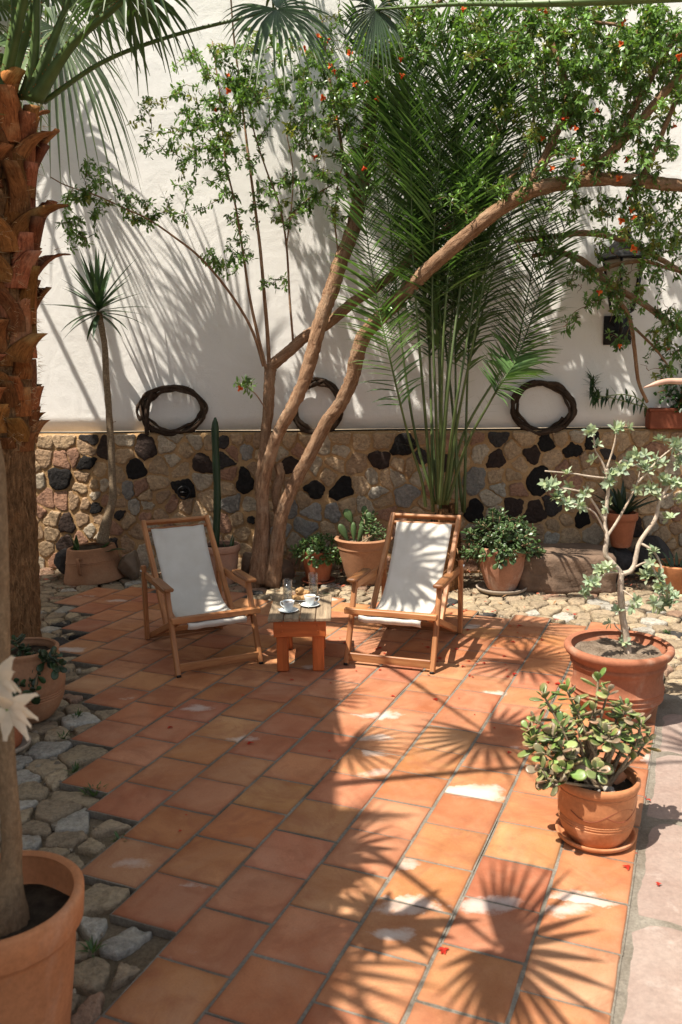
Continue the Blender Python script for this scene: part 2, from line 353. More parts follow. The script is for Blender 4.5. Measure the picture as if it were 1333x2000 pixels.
# ================================================================== SETTING
def clip(poly, n, d):
    """keep the side of the polygon where p.n <= d"""
    out = []
    for i in range(len(poly)):
        a, b = poly[i], poly[(i + 1) % len(poly)]; da, db = a @ n - d, b @ n - d
        if da <= 0: out.append(a)
        if (da < 0 < db) or (db < 0 < da): out.append(a + (b - a) * (da / (da - db)))
    return out
def cells(pts, box, k=36):
    pts = np.asarray(pts); res = []
    for i, p in enumerate(pts):
        poly = [np.array(q, float) for q in ((box[0], box[1]), (box[2], box[1]), (box[2], box[3]), (box[0], box[3]))]
        dd = ((pts - p) ** 2).sum(1)
        for j in np.argsort(dd)[1:k]:
            q = pts[j]; nn = q - p; poly = clip(poly, nn, ((q + p) / 2) @ nn)
            if len(poly) < 3: break
        res.append(poly)
    return res
def scatter(box, dmin, dmax, rnd, seeds=(), tries=9000, keep=lambda p: True):
    P = [np.array(s[:2], float) for s in seeds]; D = [s[2] for s in seeds]
    for _ in range(tries):
        p = np.array([rnd.uniform(box[0], box[2]), rnd.uniform(box[1], box[3])]); d = rnd.uniform(dmin, dmax)
        if not keep(p): continue
        if P:
            A = np.array(P); r = np.sqrt(((A - p) ** 2).sum(1))
            if (r < (np.array(D) + d) / 2).any(): continue
        P.append(p); D.append(d)
    return P
def stone_shape(poly, gap, h, rnd, jit=.012, rings=((1., -.35), (.985, .3), (.95, .8), (.82, 1.), (.45, 1.02)), soft=.1):
    """rounded, chipped stone over a cell: (u, v, height) rows and faces"""
    P = np.array(poly); c = P.mean(0)
    Q = []
    for p in P:
        d = np.linalg.norm(p - c); Q.append(c + (p - c) * max(.3, 1 - gap / max(d, 1e-3)))
    Q = np.array(Q)
    for kk in (soft, .25):                                        # round the corners
        R = []
        for i in range(len(Q)):
            a, b = Q[i], Q[(i + 1) % len(Q)]; R += [a * (1 - kk) + b * kk, a * kk + b * (1 - kk)]
        Q = np.array(R)
    per = np.vstack([Q, Q[:1]]); sl_ = np.concatenate([[0], np.cumsum(np.linalg.norm(np.diff(per, axis=0), axis=1))])
    n = 28; tt = np.linspace(0, sl_[-1], n + 1)[:-1]
    E = np.stack([np.interp(tt, sl_, per[:, 0]), np.interp(tt, sl_, per[:, 1])], 1)
    ph = [rnd.uniform(0, 6.3) for _ in range(6)]; aa = np.arange(n) * 2 * PI / n
    rad = 1 + jit * 7 * (.35 * np.sin(2 * aa + ph[0]) + .35 * np.sin(3 * aa + ph[1]) + .25 * np.sin(5 * aa + ph[2]))
    E = c + (E - c) * rad[:, None] + np.array([[rnd.uniform(-jit, jit), rnd.uniform(-jit, jit)] for _ in range(n)]) * .28
    V = []; tx, ty = rnd.uniform(-.25, .25), rnd.uniform(-.25, .25); size = max(np.ptp(E[:, 0]), np.ptp(E[:, 1]), .01)
    for (s, z) in rings:
        for e in E:
            q = c + (e - c) * s; til = 1 + ((q - c)[0] * tx + (q - c)[1] * ty) / size * 1.4
            V.append((q[0], q[1], h * z * (til if z > 0 else 1) + (rnd.uniform(-.12, .12) * h if z > .3 else 0)))
    V.append((c[0], c[1], h * 1.0)); Fc = []
    for k in range(len(rings) - 1):
        for i in range(n):
            j = (i + 1) % n; Fc.append([k * n + i, k * n + j, (k + 1) * n + j, (k + 1) * n + i])
    b = (len(rings) - 1) * n
    for i in range(n): Fc.append([b + i, b + (i + 1) % n, b + n])
    return np.array(V), Fc

def make_setting():
    rnd = random.Random(5)
    mb = MB(); N = 24; V = []; Fc = []                            # the earth everything stands on
    xs = np.concatenate([[-60, -25], np.linspace(-7, 7, N), [25, 60]]); ys = np.concatenate([[-60, -20], np.linspace(-3, 8.7, N), [20, 60]])
    for y in ys:
        for x in xs: V.append((x, y, -.034))
    w = len(xs)
    for j in range(len(ys) - 1):
        for i in range(w - 1): Fc.append([j * w + i, j * w + i + 1, (j + 1) * w + i + 1, (j + 1) * w + i])
    mb.add(V, Fc); tag(mb.build('ground', Mt['soil_ground']), kind='structure')
    # ---- tiled patio: rows along the grout lines, every second row half a tile along
    T = .3; th = 1.16993; ct, st_ = math.cos(th), math.sin(th); v0 = -6.56823
    bnd = [gp(*p)[:2] for p in ((150, 2400), (212, 1975), (275, 1800), (210, 1700), (225, 1600), (165, 1520), (200, 1440), (165, 1360), (170, 1310), (128, 1240), (138, 1210), (118, 1165), (215, 1151), (300, 1158), (480, 1163), (700, 1172), (860, 1181), (1000, 1202), (1130, 1212), (1235, 1228), (1262, 1400), (1236, 1600), (1204, 2000), (1120, 2700))]
    bnd.append(np.array([.3, .6])); bnd.append(np.array([-1.6, .6]))
    bnd = np.array(bnd)
    def in_patio(p):
        x, y = p; r = False
        for i in range(len(bnd)):
            (x1, y1), (x2, y2) = bnd[i], bnd[i - 1]
            if (y1 > y) != (y2 > y) and x < (x2 - x1) * (y - y1) / (y2 - y1) + x1: r = not r
        return r
    w = lambda u, v: np.array([u * ct + v * st_, u * st_ - v * ct]) * T
    mb = MB(); gm = MB(); PAL = [(.45, .20, .096), (.44, .186, .088), (.455, .212, .105), (.425, .172, .08), (.45, .222, .116), (.445, .192, .092), (.40, .158, .078)]
    for k in range(-16, 9):
        off = (.885 if k % 2 == 0 else .452)
        for j in range(-8, 45):
            u, v = off + j, v0 + k; c = w(u + .5, v + .5)
            if k >= 6 or not in_patio(c): continue
            g = .019; gv = .025; col = np.array(rnd.choice(PAL)) * rnd.uniform(.88, 1.08)
            col = col * np.array([1, rnd.uniform(.93, 1.08), rnd.uniform(.85, 1.15)])
            dz = [rnd.uniform(-.0016, .0016) for _ in range(4)]; bl = rnd.choice((-.3, -.3, -.2, -.05, .0)) + (.23 if c[0] > .0 and c[1] < 4.9 else 0) + (.05 if k in (5, 4, 3) and c[1] < 3.4 else 0)
            jx, jy = rnd.uniform(-.01, .01), rnd.uniform(-.008, .008)
            cor = [(u + g + jx, v + gv + jy), (u + 1 - g + jx, v + gv + jy), (u + 1 - g + jx, v + 1 - gv + jy), (u + g + jx, v + 1 - gv + jy)]
            VV = []; LL = []; G = 6                               # fine top so the edges can be rounded and worn
            for a in range(G + 1):
                for b in range(G + 1):
                    fa = (0, .022, .2, .5, .8, .978, 1)[a]; fb = (0, .022, .2, .5, .8, .978, 1)[b]
                    q = lerp(lerp(cor[0], cor[1], fa), lerp(cor[3], cor[2], fa), fb)
                    z = lerp(lerp(dz[0], dz[1], fa), lerp(dz[3], dz[2], fa), fb) + .008
                    if a in (0, G) or b in (0, G): z -= .004; q = q + np.array([rnd.uniform(-.006, .006), rnd.uniform(-.006, .006)])
                    p = w(*q); VV.append((p[0], p[1], z)); LL.append((min(fa, 1 - fa, fb, 1 - fb) * 1.0, 0, bl))
            n0 = len(VV); FF = []
            for a in range(G):
                for b in range(G): FF.append([a * 7 + b, (a + 1) * 7 + b, (a + 1) * 7 + b + 1, a * 7 + b + 1][::-1])
            ring = [a * 7 for a in range(7)] + [42 + b for b in range(1, 7)] + [a * 7 + 6 for a in range(5, -1, -1)] + [b for b in range(5, 0, -1)]
            for r in ring: VV.append((VV[r][0], VV[r][1], -.03)); LL.append((0, 0, bl))
            m = len(ring)
            for i in range(m): FF.append([ring[i], ring[(i + 1) % m], n0 + (i + 1) % m, n0 + i])
            mb.add(VV, FF, col, LL)
            q = [w(*s) for s in ((u + jx, v + jy), (u + 1 + jx, v + jy), (u + 1 + jx, v + 1 + jy), (u + jx, v + 1 + jy))]
            q4 = [(p[0], p[1]) for p in q]; zt = .0022 + .0002 * ((j + k * 3) % 7)
            gm.add([(*p, -.031) for p in q4] + [(*p, zt) for p in q4], [[4, 5, 6, 7], [0, 1, 5, 4], [1, 2, 6, 5], [2, 3, 7, 6], [3, 0, 4, 7]])
    tag(mb.build('patio', Mt['floor_tile']), kind='structure'); tag(gm.build('patio_grout', Mt['grout'], smooth=False), kind='structure')
    # ---- worn pinkish slabs along the right edge, then the white step
    mb = MB(); gm = MB(); ve = v0 + 6.03; u = 5.2; wv = .80
    for (L, z) in ((1.35, .005), (.95, .004), (2.75, .005), (2.6, .004), (2.4, .005), (2.0, .004)):
        e = .02; cor = [(u + e, ve + .03), (u + L - .05, ve + .03), (u + L - .05 + rnd.uniform(-.05, .05), ve + wv), (u + e + rnd.uniform(-.04, .04), ve + wv)]
        V = []; G = 10
        for a in range(G + 1):
            for b in range(5):
                q = lerp(lerp(cor[0], cor[1], a / G), lerp(cor[3], cor[2], a / G), b / 4) + np.array([rnd.uniform(-.012, .012), rnd.uniform(-.012, .012)]); p = w(*q)
                V.append((p[0], p[1], z + rnd.uniform(-.0015, .0015) - (.008 if a in (0, G) or b in (0, 4) else 0)))
        mb.add(V, [[a * 5 + b, a * 5 + b + 1, (a + 1) * 5 + b + 1, (a + 1) * 5 + b] for a in range(G) for b in range(4)]); u += L
    q4 = [w(*s) for s in ((4, ve - .06), (18.2, ve - .06), (18.2, ve + wv + .1), (4, ve + wv + .1))]
    gm.add([(*p, -.031) for p in q4] + [(*p, -.002) for p in q4], [[4, 5, 6, 7][::-1], [0, 1, 5, 4], [1, 2, 6, 5], [2, 3, 7, 6], [3, 0, 4, 7]])
    tag(mb.build('slab_path', Mt['pink_slab']), kind='structure'); tag(gm.build('slab_bedding', Mt['grout'], smooth=False), kind='structure')
    # ---- rubble paving between the patio, the palm and the stone wall
    ins_c = in_patio
    def inside(p):                                                # is there a tile at this spot
        uu, vv = (p[0] * ct + p[1] * st_) / T, (p[0] * st_ - p[1] * ct) / T
        k = math.floor(vv - v0); off = .885 if k % 2 == 0 else .452; j = math.floor(uu - off)
        return k < 6 and ins_c(w(off + j + .5, v0 + k + .5))
    def keep(p):
        x, y = p
        if inside((x - .03, y)) or inside((x + .03, y)) or y > WY + WS * x - .02: return False
        uu, vv = (x * ct + y * st_) / T, (x * st_ - y * ct) / T
        if vv > ve - .2 and uu < 17.8 and vv < ve + wv + .35: return False
        if x > 1.5 and y < 4.6: return False
        return True
    P = scatter((-4.2, .9, 4.2, 8.7), .06, .27, rnd, (), 36000, keep)
    cl = cells(P, (-4.6, .5, 4.6, 8.9)); mb = MB()
    for p, poly in zip(P, cl):
        if len(poly) < 3 or (p[1] > WY + WS * p[0] - .75 and rnd.random() < (.75 if p[0] > .5 else .5)): continue
        A = np.array(poly)
        A = np.array([p + (q - p) * min(1, .26 / max(np.linalg.norm(q - p), 1e-3)) for q in A])
        if any(inside(q) for q in A):
            B_ = []
            for q in A:
                lo, hi = 0., 1.
                if inside(q):
                    for _ in range(7):
                        md = (lo + hi) / 2
                        if inside(p + (q - p) * md): hi = md
                        else: lo = md
                    q = p + (q - p) * lo
                B_.append(q)
            A = np.array(B_)
        V, Fc = stone_shape(A, rnd.uniform(.002, .02), rnd.uniform(.016, .032), rnd, .014, soft=.07)
        V[:, 2] -= .026
        t = rnd.random()
        col = np.array((.36, .28, .185) if t < .5 else (.30, .23, .155) if t < .78 else (.37, .34, .29) if t < .90 else (.27, .17, .115) if t < .945 else (.045, .042, .04)) * rnd.uniform(.75, 1.15)
        mb.add(V, Fc, col)
    for _ in range(2200):                                          # chips and gravel in the joints
        q = np.array([rnd.uniform(-3.4, 3.4), rnd.uniform(1.2, 8.4)])
        if not keep(q): continue
        r = rnd.uniform(.006, .022); poly = [q + r * np.array([math.cos(a), math.sin(a)]) * rnd.uniform(.6, 1.2) for a in np.arange(6) * PI / 3]
        V, Fc = stone_shape(poly, 0, r * .9, rnd, .001); V[:, 2] -= .02
        mb.add(V, Fc, np.array((.34, .28, .21)) * rnd.uniform(.5, 1.2))
    lm = MB()                                                     # dry leaves blown against the foot of the wall
    for _ in range(2300):
        x = rnd.uniform(-3.2, 3.3); y = WY + WS * x - abs(rnd.gauss(0, .45)) - .03
        if inside((x, y)) or y < 6.6 or (x < -.3 and rnd.random() < .6): continue
        a = rnd.uniform(0, 6.28); L = rnd.uniform(.012, .035); d = np.array([math.cos(a), math.sin(a), rnd.uniform(-.2, .4)]) * L; s = np.array([-math.sin(a), math.cos(a), rnd.uniform(-.3, .3)]) * L * .3; q = np.array([x, y, rnd.uniform(.004, .02)])
        lm.add([q - d, q + s + (0, 0, .004), q + d, q - s], [[0, 1, 2, 3]], np.array(rnd.choice(((.20, .09, .04), (.30, .16, .07), (.14, .07, .035), (.38, .10, .05)))) * rnd.uniform(.5, 1.2))
    tag(lm.build('leaf_litter', Mt['litter'], smooth=False), 'dry brown leaf litter scattered along the foot of the stone wall', 'leaf litter', kind='stuff')
    tag(mb.build('rubble_paving', Mt['paving_stone']), kind='structure')
    # ---- stone wall: local x along the wall, y away from the camera
    rz = math.atan(WS)
    wall = thing('stone_wall', 'low wall of mixed dark and tan stones set in ochre mortar under the white wall', 'stone wall', (0, WY, 0), rz)
    wl = lambda px, py: ((lambda q: (q[0] / math.cos(rz), q[2]))(onwall(px, py)))
    H = 1.405; mb = MB(); X0, X1 = -5.5, 5.5; nx, nz = 130, 18; V = []; Fc = []
    for i in range(nx + 1):
        for j in range(nz + 1):
            V.append((lerp(X0, X1, i / nx), .012 + rnd.uniform(-.008, .008), H * j / nz - (.03 if j == 0 else 0)))
    for i in range(nx):
        for j in range(nz): Fc.append([i * (nz + 1) + j, (i + 1) * (nz + 1) + j, (i + 1) * (nz + 1) + j + 1, i * (nz + 1) + j + 1])
    top = [i * (nz + 1) + nz for i in range(nx + 1)]; b = len(V)
    for i in range(nx + 1): V.append((lerp(X0, X1, i / nx), .24, H))
    for i in range(nx): Fc.append([top[i], top[i + 1], b + i + 1, b + i])
    mb.add(V, Fc); mb.build('mortar', Mt['mortar'], wall)
    dark = ((118, 935, 38), (168, 905, 24), (205, 876, 28), (262, 918, 24), (285, 874, 26), (362, 952, 32), (395, 910, 24), (187, 992, 16), (128, 1025, 26), (130, 1062, 24), (478, 940, 30), (565, 908, 26), (610, 956, 24), (672, 956, 34), (742, 900, 22), (788, 872, 34), (970, 898, 22), (1037, 888, 20), (1070, 866, 20), (1000, 988, 26), (1055, 935, 44), (1050, 1005, 28), (1140, 1010, 22), (1120, 880, 18), (1245, 1032, 22), (862, 905, 20), (1160, 862, 20), (490, 1015, 10), (928, 1000, 24))
    grey = ((795, 968, 36), (650, 1003, 20), (925, 938, 38), (250, 958, 20), (480, 880, 18), (565, 985, 26), (600, 1030, 30), (452, 985, 26), (610, 1000, 22), (545, 1040, 26))
    seeds = [(*wl(x, y), r / 1682 * 8.6 * 2.1, 'd') for x, y, r in dark] + [(*wl(x, y), r / 1682 * 8.6 * 2.1, 'g') for x, y, r in grey]
    P = scatter((X0, .03, X1, H - .04), .075, .27, rnd, [(a, b, c_ * .8, e) for a, b, c_, e in seeds], 26000); mb = MB()
    for i, (p, poly) in enumerate(zip(P, cells(P, (X0, -.02, X1, H - .004)))):
        if len(poly) < 3: continue
        A = np.array(poly)
        if i < len(seeds):
            r = seeds[i][2] * .56; kd = seeds[i][3]
            A = np.array([p + (q - p) * min(1, r / max(np.linalg.norm(q - p), 1e-3)) for q in A])
            col = np.array((.017, .0145, .0135) if kd == 'd' else (.29, .265, .235)) * rnd.uniform(.8, 1.3)
            if kd == 'd' and rnd.random() < .4: col = np.array((.045, .029, .023))
            V, Fc = stone_shape(A, .008, rnd.uniform(.012, .028), rnd, .024)
        else:
            t = rnd.random(); col = np.array((.46, .32, .195) if t < .40 else (.37, .245, .15) if t < .58 else (.44, .36, .265) if t < .76 else (.36, .20, .13) if t < .90 else (.40, .355, .29) if t < .94 else (.05, .043, .04)) * rnd.uniform(.82, 1.12)
            V, Fc = stone_shape(A, rnd.uniform(.002, .026), rnd.uniform(.006, .024), rnd, .020)
        mb.add(np.stack([V[:, 0], .012 - V[:, 2], V[:, 1]], 1), [f[::-1] for f in Fc], col)
    mb.build('stones', Mt['stone'], wall)
    # ---- white wall standing on it, set back from the ledge
    ww = thing('white_wall', 'tall white plastered wall rising above the stone base', 'wall', (0, WY, 0), rz)
    mb = MB(); V = []; Fc = []; nx, nz = 60, 40; zt = 7.4
    for i in range(nx + 1):
        for j in range(nz + 1):
            x, z = lerp(-7, 9, i / nx), lerp(H + .022, zt, j / nz)
            V.append((x, .115 + .006 * math.sin(x * 1.7 + z) + .005 * math.sin(z * 2.3 + x * .6) + rnd.uniform(-.001, .001), z))
    for i in range(nx):
        for j in range(nz): Fc.append([i * (nz + 1) + j, (i + 1) * (nz + 1) + j, (i + 1) * (nz + 1) + j + 1, i * (nz + 1) + j + 1])
    top = [i * (nz + 1) + nz for i in range(nx + 1)]; bt = [i * (nz + 1) for i in range(nx + 1)]; b = len(V)
    for i in range(nx + 1): V.append((lerp(-7, 9, i / nx), .40, zt))
    for i in range(nx + 1): V.append((lerp(-7, 9, i / nx), .40, H + .022))
    for i in range(nx): Fc += [[top[i], top[i + 1], b + i + 1, b + i], [bt[i + 1], bt[i], b + nx + 1 + i, b + nx + 2 + i], [b + i, b + i + 1, b + nx + 2 + i, b + nx + 1 + i]]
    mb.add(V, Fc); mb.build('plaster_face', Mt['plaster'], ww)
    mb = MB(); pp = [(x, .055 + .02 * math.sin(x * 1.3), H + .012 + .004 * math.sin(x * 3.1)) for x in np.linspace(-5, 5, 60)]  # thin black tube along the joint between stone ledge and plaster
    mb.tube(pp, .008, 6); o = mb.build('ledge_line', Mt['iron']); o.location = (0, WY, 0); o.rotation_euler = (0, 0, rz); tag(o, 'thin black line lying along the top of the stone wall', 'ledge_line')
    # ---- house on the left, out of frame: its roof shades the left half of the patio
    hs = thing('house', 'white house with a flat overhanging roof left of the patio', 'house', (-5.6, 2.0, 0))
    MB().box((0, 0, 3.05), (4.4, 9.9, 6.1), bev=.02).build('wall', Mt['plaster'], hs, False)
    MB().box((.32, -1.6, 6.22), (5.2, 7.4, .2), bev=.02).build('roof', Mt['roof_render'], hs, False)
    st = MB(); a, b2 = w(4, ve + wv + .06), w(14.6, ve + wv + .06); dd = nrm(np.array([*(b2 - a), 0])); sd = np.array([dd[1], -dd[0], 0])
    st.board(np.array([*a, .05]) + sd * .21, np.array([*b2, .05]) + sd * .21, .42, .2, (0, 0, 1), (1, 1, 1), 0, .015)
    tag(st.build('step', Mt['plaster'], smooth=False), 'white plastered step edging the pink slabs at the right', 'step')
make_setting()
# ================================================================== LEAVES AND PLANT PARTS
def leaves(mb, P, D, U, L, Wd, cols, rnd, fold=.25, curl=.15, shape=(.62, 1., .55), mi=0):
    """many folded leaves: base P, direction D, upper side U, length L, width Wd"""
    P = np.asarray(P); n = len(P)
    if not n: return
    D = np.asarray(D); D = D / np.maximum(np.linalg.norm(D, axis=1), 1e-9)[:, None]
    U = np.asarray(U, float); U = U - D * (U * D).sum(1)[:, None]; U /= np.maximum(np.linalg.norm(U, axis=1), 1e-9)[:, None]
    S = np.cross(D, U); L = np.asarray(L)[:, None]; Wd = np.asarray(Wd)[:, None] / 2
    V = np.zeros((n, 8, 3)); V[:, 0] = P
    for q, (t, w) in enumerate(((.33, shape[0]), (.68, shape[2] * shape[1] * 1.25))):
        c = P + D * L * t - U * L * curl * t * t
        V[:, 1 + q * 3] = c - S * Wd * w + U * Wd * fold * w; V[:, 2 + q * 3] = c; V[:, 3 + q * 3] = c + S * Wd * w + U * Wd * fold * w
    V[:, 7] = P + D * L - U * L * curl
    Fb = ((0, 2, 1), (0, 3, 2), (1, 2, 5, 4), (2, 3, 6, 5), (4, 5, 7), (5, 6, 7))
    Fc = [[i * 8 + k for k in f] for i in range(n) for f in Fb]
    mb.add(V.reshape(-1, 3), Fc, np.repeat(np.asarray(cols), 8, 0), None, mi)
def fat_leaf(mb, p, d, u, L, W, th, col, rnd, tipcol=None, curl=.12):
    """one thick succulent leaf: a closed, cupped paddle"""
    d = nrm(d); u = nrm(np.asarray(u) - d * (np.asarray(u) @ d)); s = np.cross(d, u); V = [p]; n = 8; Cc = [col]
    tip = np.asarray(col if tipcol is None else tipcol)
    for t, w in ((.12, .26), (.35, .68), (.6, 1.), (.82, .86), (.95, .5)):
        c = p + d * L * t + u * L * curl * t * t
        for i in range(n):
            a = 2 * PI * i / n; V.append(c + s * W / 2 * w * math.cos(a) + u * (th * (.35 + .65 * w) * math.sin(a) * .5 + W * .10 * w * abs(math.cos(a))))
            Cc.append(lerp(col, tip, max(0, t - .35) * (1.2 if abs(math.cos(a)) > .7 else .5)))
    V.append(p + d * L + u * L * curl); Cc.append(tip); m = len(V) - 1; Fc = []
    for i in range(n):
        j = (i + 1) % n; Fc.append([0, 1 + j, 1 + i]); Fc.append([m, m - n + i, m - n + j])
        for q in range(4): Fc.append([1 + q * n + i, 1 + q * n + j, 1 + (q + 1) * n + j, 1 + (q + 1) * n + i])
    mb.add(V, Fc, np.clip(np.array(Cc), 0, 1))
def rv(rnd): return np.array([rnd.gauss(0, 1), rnd.gauss(0, 1), rnd.gauss(0, 1)])
def sword(mb, p, d, L, W, droop, col, rnd, seg=6, fold=.35, tipw=.05, mi=0, up=(0, 0, 1)):
    """long strap or sword leaf with a folded midrib"""
    d = nrm(d); s = np.cross(d, up)
    if np.linalg.norm(s) < .1: s = np.array([math.cos(rnd.random() * 6), math.sin(rnd.random() * 6), 0])
    s = nrm(s); V = []; Fc = []; q = np.array(p, float); dd = d.copy()
    for i in range(seg + 1):
        t = i / seg; w = W / 2 * (min(1, .55 + t * 2.2) if t < .25 else max(tipw, 1 - ((t - .25) / .75) ** 1.8)); n = nrm(np.cross(s, dd))
        V += [q - s * w + n * w * fold, q.copy(), q + s * w + n * w * fold]; q = q + dd * L / seg; dd = nrm(dd + np.array([0, 0, -droop / seg * (.4 + t * 1.6)]))
    for i in range(seg):
        a = i * 3; Fc += [[a, a + 1, a + 4, a + 3], [a + 1, a + 2, a + 5, a + 4]]
    mb.add(V, Fc, col, None, mi)
# ================================================================== POTS
def pot_mesh(prof, mat, parent, seg=56, wob=.006, rnd=random, name='pot', th=.016):
    """outer profile bottom to rim; the inside is added"""
    r, z = prof[-1]; inn = [(max(.01, a - th), b) for a, b in reversed(prof) if b > prof[0][1] + .02 and b < z - .004]
    P = [(.001, prof[0][1])] + list(prof) + [(r - th * .55, z + .002), (r - th, z - .006)] + inn + [(.001, prof[0][1] + .025)]
    return sharp(MB().lathe(P, seg, wob=wob, rnd=rnd).build(name, mat, parent), 50)
def ring_groove(r0, z, d=.0025, h=.004): return [(r0, z - h), (r0 - d, z - h * .4), (r0 - d, z + h * .4), (r0, z + h)]
def soil(parent, z, r, mat='potting_soil', amp=.008, rnd=random): return MB().disc((0, 0, z), r, 28, amp=amp, rnd=rnd, rings=7).build('soil', Mt[mat], parent)
def saucer_thing(loc, r, h, mat, label, group=None):
    o = MB().lathe([(.001, .004), (r * .86, 0), (r * .97, h * .45), (r, h), (r * .985, h * 1.1), (r * .93, h), (r * .87, h * .45), (r * .8, h * .32), (.001, h * .3)], 52, wob=.006).build('plant_saucer', Mt[mat])
    o.location = [float(x) for x in loc]; return tag(o, label, 'saucer', group)
JADE = ((.10, .17, .035), (.13, .21, .05), (.085, .14, .04), (.16, .23, .07), (.12, .15, .055))
def jade_plant(parent, base_z, rosettes, leafL, rnd, pal=JADE, tip=(.22, .13, .07), stemcol=(.8, .75, .65), stem_r=.009, base_r=.05, thin=False, per=(7, 11), stemmat='pale_bark'):
    """branching succulent: rosettes = list of (x, y, z) tip positions"""
    mb = MB(); sm = MB()
    for R in rosettes:
        R = np.array(R, float); b = np.array([rnd.uniform(-base_r, base_r), rnd.uniform(-base_r, base_r), base_z - .01])
        mid = lerp(b, R, .5) + np.array([rnd.uniform(-.03, .03), rnd.uniform(-.03, .03), .05 * abs(R[2] - base_z) + .01]) + (R - b) * np.array([.08, .08, 0])
        pth = spline([b, mid, R], 6); sm.tube(pth, np.linspace(stem_r, stem_r * .45, len(pth)), 7, stemcol, wob=.08, rnd=rnd)
        ax = nrm(pth[-1] - pth[-3] + np.array([0, 0, .02])); n = rnd.randint(*per); s1 = nrm(np.cross(ax, (.3, .9, .1))); s2 = np.cross(ax, s1); ph = rnd.uniform(0, 6)
        for i in range(n):
            f = i / n; a = ph + i * 2.4; el = lerp(-.25, 1.15, f) + rnd.uniform(-.15, .15)
            out = s1 * math.cos(a) + s2 * math.sin(a); d = out * math.cos(el) + ax * math.sin(el)
            p = R - ax * leafL * (1.1 - f) * .75 + out * .004; L = leafL * rnd.uniform(.55, 1.15) * (1.05 - .45 * f); col = np.array(rnd.choice(pal)) * rnd.uniform(.6, 1.3)
            if thin: sword(mb, p, d, L, L * .42, .3, col, rnd, 4, .3, .3)
            else: fat_leaf(mb, p, d, ax, L, L * rnd.uniform(.56, .72), L * .15, col, rnd, lerp(col, tip, rnd.uniform(.0, .9)))
        for _ in range(rnd.randint(1, 3)):                        # a few leaves lower on the stem
            k = rnd.randint(len(pth) // 2, len(pth) - 3); a = rnd.uniform(0, 6); out = s1 * math.cos(a) + s2 * math.sin(a); col = np.array(rnd.choice(pal)) * rnd.uniform(.6, 1.1)
            if thin: sword(mb, pth[k], out + ax * .3, leafL * .8, leafL * .34, .3, col, rnd, 4, .3, .3)
            else: fat_leaf(mb, pth[k], out + ax * .3, ax, leafL * .85, leafL * .5, leafL * .14, col, rnd, lerp(col, tip, rnd.random()))
    sm.build('stems', Mt[stemmat], parent); return mb.build('foliage', Mt['succulent'], parent)
def dome(n, rx, ry, rz, z0, rnd, zmin=0.):
    out = []
    while len(out) < n:
        v = nrm(rv(rnd)); k = rnd.uniform(.72, 1.03)
        if v[2] < zmin: continue
        out.append((v[0] * rx * k, v[1] * ry * k, z0 + v[2] * rz * k))
    return out

